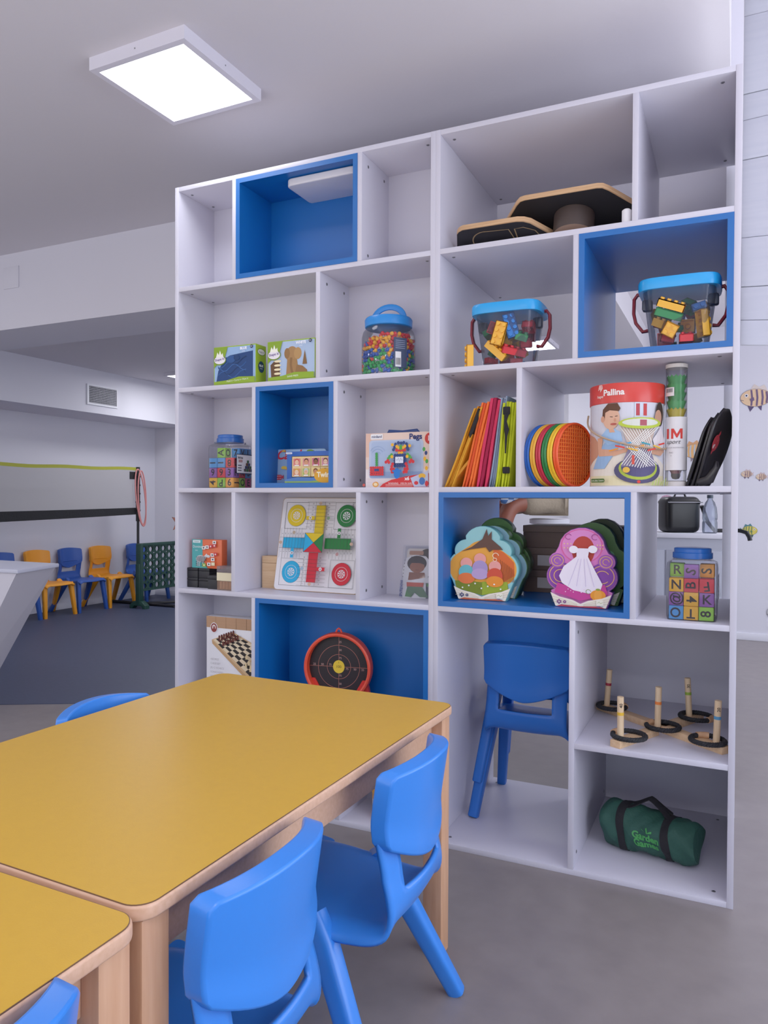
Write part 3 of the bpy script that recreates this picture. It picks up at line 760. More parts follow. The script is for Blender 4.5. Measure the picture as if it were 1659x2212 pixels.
# --- jars of letter blocks
def letter_cube(label, loc, s, rz, h, ft, rt, fr=0, rr_=0, group=None, tt=None):
    t = thing('letter_block', label, 'block', loc, rz, group)
    m = MB(); m.box(-s / 2, -s / 2, 0, s / 2, s / 2, s, mat(h, .6), .0022); m.build('cube', t)
    m = MB(); I = '#2a2226'; z = s * .98
    if ft: Art(m, front(-s / 2, 0, s / 2)).text(ft, 0, 0, z, I, rot=fr, bold=.0006)
    if rt: Art(m, rside(s / 2, 0, s / 2)).text(rt, 0, 0, z, I, rot=rr_, bold=.0006)
    if tt: Art(m, ontop(s)).text(tt, 0, 0, z, I, bold=.0006)
    if m.v: m.build('letter', t)
    return t
def block_jar(label, loc, w, h, rz=0):
    t = thing('block_jar', label, 'jar', loc, rz)
    hw = w / 2
    m = MB(); m.lathe([(hw * .96, 0), (hw, .008), (hw * 1.01, h - .022), (hw * .985, h - .008), (hw * .80, h - .001), (hw * .74, h), (hw * .74, h + .006)], CLR, 40, sq=.30, cap=True, ); m.build('body', t)
    m = MB(); LB = mat('#1259ae', .3, 'plastic', .5); r = hw * .80
    m.lathe([(r * .98, h + .003), (r, h + .004), (r, h + .019), (r * .96, h + .0195), (r * .93, h + .021), (r * .93, h + .030), (r * .88, h + .032), (.001, h + .032)], LB, 44); m.build('lid', t)
    m = MB(); a = Art(m, rside(hw * 1.012 + .0006)); x0, x1 = -hw * .80, hw * .88; z0, z1 = h * .32, h * .76
    a.rect(x0, z0, x1, z1, '#1c2b4a'); a.rect(x0 + .003, z0 + .003, x1 - .003, z1 - .003, '#e9ebf0'); 
    a.text('letras', x0 + .024, z1 - .013, .014, '#26262c', bold=.0004); a.text('2020', x0 + .024, z1 - .026, .012, '#a33a34', bold=.0004)
    for k in range(3): a.rect(x0 + .008, z0 + .01 + k * .009, x0 + .03, z0 + .014 + k * .009, '#5b5f6c')
    for r_ in range(4):
        for c_ in range(r_ + 1):
            u = x1 - .034 + (c_ - r_ / 2) * .013; v = z0 + .04 - r_ * .0105; a.rect(u - .006, v, u + .006, v + .010, ['#2f5d3c', '#5c3d2c', '#2c3c66', '#3b3b3f'][(r_ + c_) % 4])
    m.build('sticker', t); return t
YL, RD, PU, GN, BL, MG, OR = '#f0b128', '#d8323c', '#8d55a5', '#8fc83c', '#4a96d8', '#c94a7c', '#f2a336'
bx0, by0 = .178, .092
block_jar('clear jar of letter blocks beside the left blue cubby', (bx0, by0, b3), .122, .162)
S = .0352
gl = 'letter blocks in the left jar'
names = {YL: 'yellow', RD: 'red', PU: 'purple', GN: 'green', BL: 'blue', MG: 'pink', OR: 'orange'}
def fill(jx_, jy_, z0, S, rows, gname, where, rz=0):
    for r_, row in enumerate(rows):
        for (i, j, h, ft, rt, fr, rr_) in row:
            letter_cube('%s block showing %s inside the %s' % (names[h], ('%s and %s' % (ft, rt) if rt and ft else ft or rt or 'no letter'), where) + (', %s' % ['bottom layer', 'second layer', 'third layer', 'top layer'][r_]) + (' behind' if j else ''),
                        (jx_ + (i - 1) * (S + .0012), jy_ + (j - 1) * (S + .0012), z0 + .002 + r_ * (S + .0006)), S, rnd.uniform(-.03, .03), h, ft, rt, fr, rr_, gname)
Q = PI / 2
fill(bx0, by0, b3, S, [
    [(0, 0, YL, '4', '', Q, 0), (1, 0, GN, 'P', '', PI, 0), (2, 0, OR, '6', 'J', 0, Q), (0, 1, RD, '', '', 0, 0), (1, 1, BL, '', '', 0, 0), (2, 1, GN, '', 'O', 0, 0), (2, 2, MG, '', 'E', 0, 0)],
    [(0, 0, PU, '9', '', 0, 0), (1, 0, RD, '9', '', 0, 0), (2, 0, PU, '3', 'H', 0, 0), (0, 1, YL, '', '', 0, 0), (2, 1, RD, '', 'K', 0, 0), (2, 2, BL, '', 'S', 0, 0)],
    [(0, 0, BL, '1', '', Q, 0), (1, 0, BL, 'I', '', Q, 0), (2, 0, RD, '8', 'D', PI, 0), (0, 1, GN, '', '', 0, 0), (2, 1, YL, '', 'W', 0, 0), (2, 2, RD, '', 'T', 0, 0)],
    [(1, 0, GN, 'A', 'O', Q, Q), (2, 1, BL, '7', 'V', 0, 0), (2, 2, BL, '', 'L', 0, 0)]], gl, 'left block jar')

# --- candy tin and faces game in the small blue cubby
zc = b3 + T
t = thing('candy_tin', 'light blue tin with a red word and sweets, behind the faces game', 'tin', (.353, .110, zc + .002), 0, rot=(math.radians(-4), 0, 0))
m = MB(); m.prism(rr2(0, 0, .215, .122, .016, 7), 0, .04, mat('#9cc0e2', .3, 'plain', .5, .25), 'y', bev=.004, seg=3); m.build('tin_body', t)
m = MB(); a = Art(m, front(-.0003)); a.text('Candy', .068, .1, .046, '#c2263a', shear=.3, bold=.0012)
a.rrect(.006, .012, .036, .03, .004, '#c8323f')
for i in range(4):
    for j in range(2): a.ell(.011 + i * .007, .017 + j * .008, .0016, .0016, '#f4e8e8', 8)
a.poly([(.0, .01), (.008, .018), (.0, .026)], '#c8323f'); a.poly([(.044, .014), (.035, .021), (.044, .03)], '#c8323f'); a.ell(.045, .055, .012, .006, '#e8c24a'); a.poly([(.05, .05), (.066, .06), (.06, .045)], '#e8a93c')
a.poly([(.03, .112), (.044, .121), (.05, .112)], '#c9a23a'); a.ell(.15, .112, .014, .006, '#7fae3c'); m.build('printed_face', t)
t = carton('board_game', 'blue framed picture matching game box with children faces, in front of the candy tin', 'board game', (.458, .035, zc), 0, .180, .045, .108, mat('#1b56ae', .4))
m = MB(); a = Art(m, front(0)); a.rect(.020, .02, .186, .092, '#3a2a22'); a.rect(.022, .022, .186, .09, '#e7c98c')
fc = ['#eec0a0', '#d99a72', '#8a5a3c', '#f0c8aa', '#f2cdb0', '#e8b48e', '#c98a62', '#edc3a4']; bgc = ['#d77a76', '#d88f8a', '#c06078', '#d0899a', '#d68a60', '#a9b45e', '#e4c47c', '#d0a050']; hc = ['#c84a3c', '#5a2a24', '#2a2226', '#6a4a2a', '#d7a43a', '#b9c4cc', '#6a3a22', '#444']
hc[7] = '#444444'
for i in range(4):
    for j in range(2):
        k = i + 4 * j; u = .041 + i * .039; v = .071 - j * .034
        a.rect(u - .017, v - .015, u + .017, v + .015, '#ecd39c'); a.rect(u - .0145, v - .013, u + .0145, v + .013, bgc[k]); a.ell(u, v + .003, .009, .010, hc[k]); a.ell(u, v, .0075, .008, fc[k]); a.ell(u - .003, v + .001, .001, .001, '#222222', 6); a.ell(u + .003, v + .001, .001, .001, '#222222', 6); a.rect(u - .009, v - .013, u + .009, v - .009, '#f0e8e8')
a.poly([(.0, .012), (.05, .02), (.11, .018), (.186, .03), (.186, 0.001), (0, .001)], '#4d78b4'); a.poly([(0, .001), (0, .006), (.1, .006), (.186, .014), (.186, .001)], '#8fb050')
a.ell(.158, .024, .042, .024, '#dfa02c'); a.text('Twins', .156, .027, .024, '#f6eccc', bold=.0008); a.rrect(.006, .0985, .03, .1045, .002, '#e4e8f4'); a.text('miniland', .018, .1015, .005, '#26386a'); m.build('printed_face', t)

# --- pegs box
t = carton('toy_box', 'peach carton of a pegs game with a robot made of pegs', 'toy box', (.748, .062, b3), 0, .234, .075, .178, mat('#e9c7b4', .35))
m = MB(); a = Art(m, front(0)); a.rect(.0, .0, .234, .178, '#ecd0c0'); a.rect(.0, .0, .234, .06, '#eee4e4'); a.rect(.0, .1, .02, .178, '#e6bda8'); a.rrect(.012, .03, .205, .155, .012, '#b9c8e2'); a.rrect(.02, .036, .198, .15, .01, '#a9bddd'); a.rect(.016, .032, .2, .052, '#8ea7d2')
a.rrect(.018, .158, .062, .175, .002, '#f4f4f6'); a.text('miniland', .04, .1665, .011, '#2b3a6c', bold=.0003); a.text('Pegs', .178, .163, .025, '#24346e', bold=.0008); a.ell(.226, .156, .016, .018, '#c8352e'); a.text('1', .223, .156, .024, '#ffffff')
for k in range(3): a.ring(.044, .105, .012 + .009 * k, .0012, '#8fa6ce', a0=.5, a1=2.6)
for k in range(6): a.ell(.041, .075 + k * .007, .0048, .005, '#3f9a48', 10)
for i in range(6):
    for j in range(4): a.ell(.021 + i * .0088, .043 + j * .0075, .0046, .0044, '#cf2f36' if not (j == 2 and i in (2, 3)) else '#2b437e', 10)
NV, YE, RE, GE = '#2a3f78', '#f0b02c', '#cf2c34', '#46a046'
rb = [(0, 9.6, NV), (-1.2, 9.8, NV), (1.2, 9.8, NV), (-2.4, 9.2, NV), (2.4, 9.2, NV), (-2.8, 8, NV), (2.8, 8, NV), (-1.8, 8.3, YE), (-1, 7.8, YE), (1, 7.8, YE), (1.8, 8.3, YE), (0, 8.3, GE), (0, 7.5, GE), (-3.2, 7, NV), (3.2, 7, NV), (-1.8, 6.8, RE), (-.6, 6.4, RE), (.6, 6.4, RE), (1.8, 6.8, RE), (-.6, 5.6, YE), (.6, 5.6, YE), (-3.6, 9, YE), (4, 8.4, YE)]
for i in range(5):
    for j in range(5): rb.append(((i - 2) * 1.15, 4.7 - j * 1.05, NV))
for s in (-1, 1): rb += [(s * 3.6, 4.9, GE), (s * 4.4, 4.2, GE), (s * 5, 3.4, GE), (s * 3.4, 4.1, YE), (s * 5.2, 2.6, RE), (s * 6, 2, RE), (s * 4.7, 1.9, RE), (s * 3, 1.2, RE), (s * 3.4, .2, RE), (s * 3.6, -.9, RE), (s * 2.6, -.9, RE), (s * 3.2, -2, RE), (s * 2.2, -2.1, RE)]
for x, y, h in rb: a.ell(.131 + x * .0080, .066 + y * .0080, .0052, .0054, h, 10)
a.rect(.118, .078, .146, .098, '#dfe6f4'); a.line([(.121, .088), (.126, .088), (.129, .095), (.133, .082), (.137, .094), (.14, .088), (.144, .088)], .0012, '#2b437e')
a.poly([(.062, 0), (.075, .012), (.105, .025), (.16, .036), (.234, .045), (.234, 0)], '#cb2d30'); a.ell(.124, .045, .011, .017, '#1f6fc4'); a.rect(.108, .05, .14, .056, '#1f6fc4')
a.text('x6', .160, .028, .016, '#f6f0f0', bold=.0004); a.text('WARNING', .112, .013, .0075, '#f2dcd8'); a.text('MISE EN GARDE', .16, .013, .0065, '#f2dcd8')
for k in range(2): a.rect(.085, .004 + k * .004, .18, .0055 + k * .004, '#e8b0a8')
a.poly([(.172, .03), (.232, .052), (.234, .002), (.184, .002)], '#b8bfd8'); a.ell(.212, .036, .012, .008, '#e8b03a'); a.ell(.212, .02, .010, .012, '#3f6cb0'); a.ell(.192, .014, .007, .006, '#cf2f36'); a.ell(.228, .012, .006, .009, '#cf2f36')
a.ell(.05, .01, .011, .009, '#e0963c'); a.ell(.05, .01, .007, .005, '#f0d8a8'); a.ell(.008, .008, .005, .005, '#c05048')
for k in range(4): a.rect(.012, .016 + k * .004, .05, .017 + k * .004, '#cdb4b4')
for k, (x, y, h) in enumerate(((.219, .12, GE), (.226, .108, NV), (.222, .09, YE), (.229, .082, GE), (.228, .06, YE))): a.ell(x, y, .005, .007, h, 10)
m.build('printed_face', t)
m = MB(); HB = mat('#1b3a78', .4, 'plastic'); m.tube([(.066, .03, .176), (.07, .03, .186), (.12, .03, .182), (.17, .03, .186), (.176, .03, .176)], [(.004, .006)] * 5, HB, 8); m.build('handle', t)

# --- row with the board
KB = mat('#17171b', .55)
bxs = [(.0185, 0, .049, .036), (.0185, .0365, .049, .036), (.0715, 0, .049, .036), (.0715, .0365, .049, .036), (.1245, -.012, .042, .05)]
bl = ['black box, lower left of the black stack under the domino game', 'black box, upper left of the black stack under the domino game', 'black box, lower middle of the black stack under the domino game', 'black box, upper middle of the black stack under the domino game', 'single black box at the right end of the black stack']
for (x, dz, w, h), l in zip(bxs, bl):
    y_ = .045 if dz >= 0 else .03
    t = thing('black_box', l, 'box', (x, y_, b4 + max(dz, 0)), 0, 'little black boxes')
    m = MB(); m.box(0, 0, 0, w, .05, h * .72, KB, .002); m.build('base', t)
    m = MB(); m.box(-.0004, -.0004, h * .73, w + .0004, .0504, h, KB, .002); m.build('lid', t)
t = carton('domino_box', 'small orange and teal domino game box with a zebra standing on the black boxes', 'board game', (.038, .05, b4 + .073), math.radians(-3), .140, .03, .105, mat('#e5673a', .4))
m = MB(); a = Art(m, front(0)); a.rect(0, 0, .05, .105, '#4fa8a8'); a.poly([(.05, 0), (.05, .03), (.075, .0)], '#4fa8a8'); a.rrect(.004, .092, .04, .102, .002, '#dceaea'); a.text('Avenue', .022, .097, .0075, '#3a8080'); a.text('Domino', .026, .078, .013, '#e4f2f2'); a.text('zoo', .022, .065, .008, '#d4ecec')
a.ell(.042, .034, .022, .013, '#d8d8da'); a.line([(.058, .036), (.074, .05)], .011, '#d8d8da'); a.ell(.079, .044, .008, .005, '#d8d8da'); a.rect(.024, .006, .029, .03, '#d8d8da'); a.rect(.05, .006, .055, .03, '#d8d8da'); a.rect(.034, .006, .038, .028, '#c4c4c8')
for k in range(9): a.line([(.024 + k * .0058, .045 - abs(k - 4) * .0008), (.027 + k * .0055, .022 + abs(k - 4) * .001)], .002, '#26262a')
for k in range(3): a.rect(.023, .009 + k * .006, .03, .0115 + k * .006, '#26262a'); a.rect(.049, .009 + k * .006, .056, .0115 + k * .006, '#26262a')
for k, (x, y, h) in enumerate(((.06, .075, '#e8e4e0'), (.077, .078, '#e8e4e0'), (.094, .081, '#c43a44'), (.112, .084, '#c43a44'), (.112, .096, '#e8e4e0'), (.103, .05, '#e8e4e0'), (.118, .053, '#c8303c'), (.106, .034, '#e8e4e0'), (.088, .016, '#e8e4e0'), (.066, .012, '#8fb83c'), (.108, .018, '#dfe0b0'))):
    a.rrect(x - .008, y - .006, x + .008, y + .006, .001, h); a.ell(x, y, .0035, .003, '#3a3a40' if h == '#e8e4e0' else '#f4dcd0', 10)
m.build('printed_face', t)
t = thing('plastic_box', 'small clear plastic box with wooden pieces and a cream band, at the divider', 'box', (.172, .022, b4))
m = MB(); m.box(0, 0, 0, .074, .06, .062, mat('#e6d3c8', .1, 'clear', blend=.3, f=.7, haze=.35, hz='#c9a58e'), .003); m.build('base', t)
m = MB(); m.box(-.001, -.001, .0625, .075, .061, .086, mat('#eae4e2', .1, 'clear', blend=.3, f=.7, haze=.3, hz='#b9aeb0'), .003); m.build('lid', t)
m = MB(); Art(m, front(-.0012)).rect(.001, .034, .073, .063, '#e9ddb8'); Art(m, rside(.0752)).rect(.002, .034, .058, .063, '#e4d6ae'); m.build('band', t)
m = MB(); 
for k in range(5): m.box(.006 + k * .013, .008, .003, .016 + k * .013, .05, .03, PINE, .001)
m.build('wooden_piece', t)['kind'] = 'stuff'
t = thing('wooden_box', 'pale wooden box with lid half hidden behind the parcheesi board', 'box', (.277, .152, b4))
m = MB(); m.box(0, 0, 0, .115, .046, .092, PINE, .0012); m.build('base', t)
m = MB(); m.box(0, 0, .0925, .115, .046, .118, PINE, .0012); m.build('lid', t)

# --- parcheesi board
t = thing('parcheesi_board', 'white parcheesi board with coloured cross leaning against the cubby back', 'board game', (.346, .122, b4 + .001), 0, rot=(-math.atan2(.068, .332), 0, 0))
Wd = .342; m = MB(); m.prism(rr2(0, 0, Wd, .338, .014, 6), 0, .006, mat('#b99a78', .5), 'y'); m.build('board', t)
m = MB(); a = Art(m, front(0)); u = lambda x: x * Wd; q = lambda z: z * .338
a.rrect(.002, .002, Wd - .002, .336, .013, '#e9e6ea'); K = '#4a4648'
def fr(x0, y0, x1, y1, w=.0011): a.line([(x0, y0), (x1, y0), (x1, y1), (x0, y1), (x0, y0)], w, K)
x0, x1, z0, z1 = .02, Wd - .02, .018, .32; cx, cz = (x0 + x1) / 2, (z0 + z1) / 2; cw3 = .113; ch3 = .108
fr(x0, z0, x1, z1)
hx, hz = .057, .054; cs = .0187
for sx in (-1, 1):
    for sz in (-1, 1):
        bx = x0 if sx < 0 else x1; bz = z0 if sz < 0 else z1; ex, ez = cx + sx * hx, cz + sz * hz; fr(min(bx, ex), min(bz, ez), max(bx, ex), max(bz, ez))
        h = {(-1, 1): '#e2c21f', (1, 1): '#23793a', (-1, -1): '#24a9dc', (1, -1): '#cf2536'}[(sx, sz)]; ox, oz = (bx + ex) / 2, (bz + ez) / 2
        a.ell(ox, oz, .0385, .040, K); a.ell(ox, oz, .0378, .0392, h); a.ring(ox, oz, .024, .001, '#e9e6ea'); a.ell(ox, oz, .0145, .0145, '#e9e6ea')
        for k in range(8): a.poly([(ox, oz), (ox + .013 * math.cos(k * PI / 4), oz + .013 * math.sin(k * PI / 4)), (ox + .013 * math.cos(k * PI / 4 + .35), oz + .013 * math.sin(k * PI / 4 + .35))], h)
def arm(dx, dz, h):
    L0 = hx if dx else hz; L1 = (x1 - cx) if dx else (z1 - cz); n = 8; st = (L1 - L0 + .008) / n
    def P(l, s): return (cx + dx * l + (s if dz else 0), cz + dz * l + (s if dx else 0))
    a.poly([P(L0 - .02, -.019), P(L1 - st * .9, -.019), P(L1 - st * .9, .019), P(L0 - .02, .019)], h)
    for k in range(n):
        l = L1 - k * st; a.line([P(l, -hz if dx else -hx), P(l, hz if dx else hx)], .0007, K)
        for s in (-.031, .031): a.text(str([1, 18, 35, 52][(dx > 0) + 2 * (dz > 0)] + k + (8 if s > 0 else 0)), *P(l - st / 2, s * 1.05), .0075, '#55504f', rot=0 if dz else PI / 2)
    for s in (-.019, .019): a.line([P(L0 - .01, s), P(L1, s)], .0009, K)
    s_ = {(0, 1): -1, (0, -1): 1, (1, 0): 1, (-1, 0): -1}[(dx, dz)]
    l = L1 - st * 4.5; a.poly([P(l - st / 2, s_ * .019), P(l + st / 2, s_ * .019), P(l + st / 2, s_ * .054), P(l - st / 2, s_ * .054)], h); a.ell(*P(l, s_ * .037), .006, .006, '#eceaf0'); a.ell(*P(l, s_ * .037), .003, .003, '#8a8488')
    a.ell(*P(l, -s_ * .037), .006, .006, {(0, 1): '#7f9a78', (1, 0): '#b98a8a', (-1, 0): '#b9a58c', (0, -1): '#9ab4cc'}[(dx, dz)]); a.ell(*P(L1 - st * .45, 0), .0065, .006, '#c8a890')
arm(0, 1, '#dfbf20'); arm(-1, 0, '#22a6da'); arm(1, 0, '#237a3a'); arm(0, -1, '#c92233')
qx, qz = .038, .034
for p, r_, h in (((-1, 1), (1, 1), '#e0c020'), ((1, 1), (1, -1), '#21763a'), ((1, -1), (-1, -1), '#c92233'), ((-1, -1), (-1, 1), '#22a6da')):
    a.poly([(cx, cz), (cx + r_[0] * qx, cz + r_[1] * qz), (cx + p[0] * qx, cz + p[1] * qz)], h)
a.line([(cx - qx, cz - qz), (cx + qx, cz + qz)], .0008, K); a.line([(cx - qx, cz + qz), (cx + qx, cz - qz)], .0008, K); fr(cx - qx, cz - qz, cx + qx, cz + qz)
a.text('cayro', x1 - .006, z1 - .02, .012, '#3a3638', rot=-PI / 2); m.build('printed_face', t)

# --- lacing doll set in a clear bag
t = thing('lacing_set', 'clear bag of lacing card dolls with dark haired child shape, in the right cubby', 'toy set', (.842, .128, b4 + .001), 0, rot=(math.radians(-14), 0, math.radians(5)))
m = MB(); m.grid(lambda p, v: (p * .148, .001 + .004 * math.sin(p * 9 + v * 5) - .012 * math.sin(PI * p) * math.sin(PI * v), v * .178), 14, 14, mat('#eef0f4', .12, 'clear', blend=.25, f=.5, haze=.10)); m.grid(lambda p, v: (p * .148, .022, v * .178), 2, 2, mat('#eef0f4', .12, 'clear', blend=.25, f=.5, haze=.10)); m.build('bag', t)
m = MB(); a = Art(m, front(.010), step=.0006)
a.rrect(.012, .13, .10, .168, .01, '#e4dcd4'); a.ell(.085, .142, .03, .026, '#3a342f'); a.rrect(.02, .146, .07, .16, .004, '#b98a72'); a.line([(.1, .13), (.125, .1), (.14, .07)], .018, '#3b5a8a')
a.poly([(.006, .055), (.0, .09), (.012, .135), (.04, .146), (.08, .142), (.1, .12), (.1, .09), (.085, .06), (.09, .0), (.008, .0)], '#efedf0')
a.ell(.05, .117, .034, .026, '#2f2a29'); a.ell(.052, .105, .026, .020, '#9c6248'); a.poly([(.02, .118), (.03, .14), (.045, .132), (.06, .142), (.075, .128), (.082, .112), (.06, .118)], '#2f2a29'); a.line([(.046, .094), (.058, .094)], .0015, '#5a2a22')
a.poly([(.026, .086), (.08, .086), (.084, .06), (.024, .06)], '#8f5a44'); a.poly([(.015, .056), (.12, .076), (.14, .066), (.13, .056), (.03, .046)], '#eceaee'); a.poly([(.02, .052), (.08, .052), (.078, .036), (.022, .036)], '#c9503c'); a.poly([(.024, .038), (.076, .038), (.10, .004), (.07, .004), (.05, .018), (.04, .003), (.018, .004)], '#567a5a')
a.poly([(.09, .05), (.14, .046), (.145, .034), (.09, .04)], '#5f8a52'); a.poly([(.10, .03), (.12, .03), (.14, .004), (.115, .004)], '#6a8a68')
for k in range(6): a.ell(.006 + k * .001, .07 + k * .011, .0016, .0016, '#5a5658', 8); a.ell(.1, .02 + .012 * k, .0016, .0016, '#5a5658', 8)
a.text('miniland', .006, .03, .016, '#2c3a70', rot=-PI / 2, bold=.0003); m.build('card_shapes', t)

# --- chess box
t = carton('chess_box', 'white chess game box with board photo and wood band, bottom left cubby', 'board game', (.098, .058, b5), 0, .225, .055, .263, mat('#efedf0', .35))
m = MB(); a = Art(m, front(0), umax=.2246); a.rect(0, .222, .225, .263, '#b98f6c')
for k in range(5): a.rect(.045 * k + .042, .222, .045 * k + .0432, .263, '#8a6546')
a.ell(.035, .222, .016, .019, '#efedf0'); a.ell(.035, .222, .0135, .0165, '#8a3a34'); a.ell(.035, .224, .008, .009, '#efe3dc'); a.poly([(.03, .214), (.041, .214), (.039, .226), (.034, .229)], '#8a3a34')
P0, P1, P2, P3 = Vector((.034, .178)), Vector((.12, .206)), Vector((.30, .14)), Vector((.195, .06))
a.poly([tuple(P0 + Vector((-.008, 0))), tuple(P1 + Vector((0, .006))), tuple(P2), tuple(P3 + Vector((0, -.012)))], '#d5b184'); a.poly([tuple(P0 + Vector((-.008, 0))), tuple(P3 + Vector((0, -.012))), tuple(P3 + Vector((0, -.026))), tuple(P0 + Vector((-.006, -.014)))], '#c39a6c')
bi = lambda s, r_: (P0 * (1 - s) + P3 * s) * (1 - r_) + (P1 * (1 - s) + P2 * s) * r_
a.d += .002 * 0
cell = []
a.up()
for i in range(8):
    for j in range(8):
        pts = [bi(i / 8, j / 8), bi((i + 1) / 8, j / 8), bi((i + 1) / 8, (j + 1) / 8), bi(i / 8, (j + 1) / 8)]
        if max(p.x for p in pts) < .224: a._raw([tuple(p) for p in pts], [[0, 1, 2, 3]], '#2a2422' if (i + j) % 2 else '#e6d2ae')
for i, j, h in [(i, j, '#5a241c') for i in (0, 1) for j in range(1, 8)] + [(6, 1, '#e4cc9a'), (7, 1, '#e4cc9a'), (6, 2, '#e4cc9a'), (7, 3, '#dcc08a'), (5, 3, '#e4cc9a')]:
    p = bi((i + .5) / 8, (j + .5) / 8); s = .0055
    if p.x > .215: continue
    a.poly([(p.x - s, p.y - .003), (p.x + s, p.y - .003), (p.x + s * .5, p.y + .008), (p.x - s * .5, p.y + .008)], h); a.ell(p.x, p.y + .008 + (.006 if i in (0, 7) else 0), .0042, .006, h, 12); a.rect(p.x - .003, p.y, p.x + .003, p.y + .012, h)
for k, s in enumerate(('AJEDREZ', 'CHESS SET', 'JEU D ECHECS', 'SCHACHSPIEL', 'SCACCHI', 'XADREZ')): a.text(s, .03, .11 - k * .0155, .0095, '#a09a9c', 'LEFT')
for k in range(3): a.rect(.0, .2285 + k * .011, .225, .2289 + k * .011, '#a67d5a')
m.build('printed_face', t)

# --- dart target
t = thing('dart_target', 'round black target with orange red rim and yellow centre standing in the wide blue cubby', 'target', (.628, .098, b5 + T), math.radians(12))
OR2 = mat('#ea4a2c', .35, 'plastic', .5); m = MB(); R = .113; zc2 = .497 - b5 - T
m.tube([(R * math.cos(2 * PI * i / 48), 0, zc2 + R * math.sin(2 * PI * i / 48)) for i in range(48)], [(.007, .022)] * 48, OR2, 10, closed=True, sq=.6, up=(1, 0, 0)); m.build('rim', t)
m = MB(); m.tube([(-.012, .004, zc2 + R + .002), (-.006, .004, zc2 + R + .015), (0, .004, zc2 + R + .02), (.006, .004, zc2 + R + .015), (.012, .004, zc2 + R + .002)], .003, OR2, 8); m.build('hanging_loop', t)
m = MB(); m.tube([(0, .006, zc2), (0, .014, zc2)], R, mat('#1c1416', .5), 48); m.build('plate', t)
m = MB(); a = Art(m, front(.006, 0, zc2), step=.0003); LN = '#a96a5c'
for r_ in (.042, .074): a.ring(0, 0, r_, .0014, LN, 48)
a.rect(-.104, -.0007, .104, .0007, LN); a.rect(-.0007, -.104, .0007, .104, LN); a.ell(0, 0, .0205, .0225, '#e9c437', 32); a.text('100', 0, 0, .013, '#4a3a18'); a.rect(-.0005, .012, .0005, .018, '#4a3a18')
for l, s in ((.03, '75'), (.058, '50'), (.086, '25')):
    for dx, dz in ((1, 0), (-1, 0), (0, 1), (0, -1)): a.text(s, dx * l + (.006 if dz else 0), dz * l - (.006 if dx > 0 else -.006 if dx else 0), .010, '#c49a90')
m.build('printed_face', t)
m = MB()
for s in (-1, 1): m.prism([(s * .05, 0), (s * .098, 0), (s * .113, .0), (s * .10, .06), (s * .085, .06)] if s > 0 else [(-.05, 0), (-.085, .06), (-.10, .06), (-.113, 0)], .0, .02, mat('#d8362a', .35, 'plastic'), 'y')
m.prism([(-.05, 0), (.05, 0), (.05, .008), (-.05, .008)], -.02, .04, OR2, 'y'); m.build('stand', t)

# --- round tin in the bottom right cubby
t = thing('round_tin', 'round tin striped yellow, white, blue and red in the lowest cubby behind the table', 'tin', (.84, .12, T))
m = MB(); Rr = .082
for z0_, z1_, h in ((.0, .018, '#b8473a'), (.018, .036, '#3f7fae'), (.036, .062, '#e8e4dc'), (.062, .098, '#e39a26')): m.lathe([(Rr, z0_), (Rr, z1_)], mat(h, .4), 36, cap=False)
m.lathe([(Rr, 0), (.001, 0)], mat('#b8473a', .4), 36, cap=False); m.build('tin_body', t)
m = MB(); m.lathe([(Rr + .0012, .082), (Rr + .0016, .098), (Rr - .004, .101), (.001, .101)], mat('#e8a42a', .35), 36, cap=False); m.build('lid', t)
# ================================================================== things on the right bookcase
PLYE = mat('#d8b084', .6, 'wood', h2='#b98a5c', sc=(4, 4, 160)); BLKW = mat('#2b2a2e', .55); BLKW2 = mat('#1c1b1e', .6)
def wobble(label, loc, rot, poly, foot=None, print_=False, th=.016):
    t = thing('balance_board', label, 'balance board', loc, rot=rot, group='wooden balance boards')
    m = MB(); m.prism(poly, 0, th, PLYE, bev=.0015); m.build('board', t)
    ins = [(p[0] * .985, .003 + p[1] * .985) for p in poly]
    m = MB(); m.prism(ins, -.0006, .001, BLKW2 if foot else BLKW); 
    o = m.build('dark_face', t)
    if foot:
        m = MB(); m.lathe([(.058, -.066), (.060, -.062), (.060, -.002), (.058, 0)], mat('#3c2f2a', .6), 40, c=(foot[0], foot[1], 0)); m.lathe([(.0598, -.0665), (.001, -.0665)], mat('#b09078', .6), 40, c=(foot[0], foot[1], 0), cap=False); m.build('foot', t)
    if print_:
        m = MB(); a = Art(m, plane_map((0, 0, -.0006), (1, 0, 0), (0, 1, 0), (0, 0, -1)), step=.0004)
        a.ring(.115, .085, .05, .0035, '#b79a70', 30, PI / 2 * .94, PI * 1.5 * 1.02, ry=.058); a.line([(.113, .143), (.178, .142), (.196, .115), (.19, .034), (.113, .027)], .0035, '#b79a70')
        a.line([(.20, .142), (.208, .036), (.235, .034), (.265, .06), (.272, .09), (.258, .12), (.235, .142), (.20, .142)], .0035, '#b79a70'); m.build('foot_outline', t)
    return t
octa = [(-.19, .10), (-.135, .02), (-.12, .004), (-.105, 0), (.105, 0), (.12, .004), (.135, .02), (.19, .10), (.195, .13), (.195, .27), (.19, .29), (.12, .37), (.10, .38), (-.10, .38), (-.12, .37), (-.19, .29), (-.195, .27), (-.195, .13)]
wobble('larger plywood balance board with dark underside propped on its round foot', (1.385, .035, 1.958), (math.radians(-14), 0, 0), octa, foot=(.02, .115))
oc2 = [(0, .11), (.03, .02), (.04, .008), (.055, 0), (.225, 0), (.245, .006), (.262, .02), (.325, .13), (.325, .22), (.27, .30), (.05, .30), (0, .22)]
wobble('smaller plywood balance board with a sole outline, left end of the top shelf', (1.035, .03, 1.897), (math.radians(-11), 0, 0), oc2, print_=True)
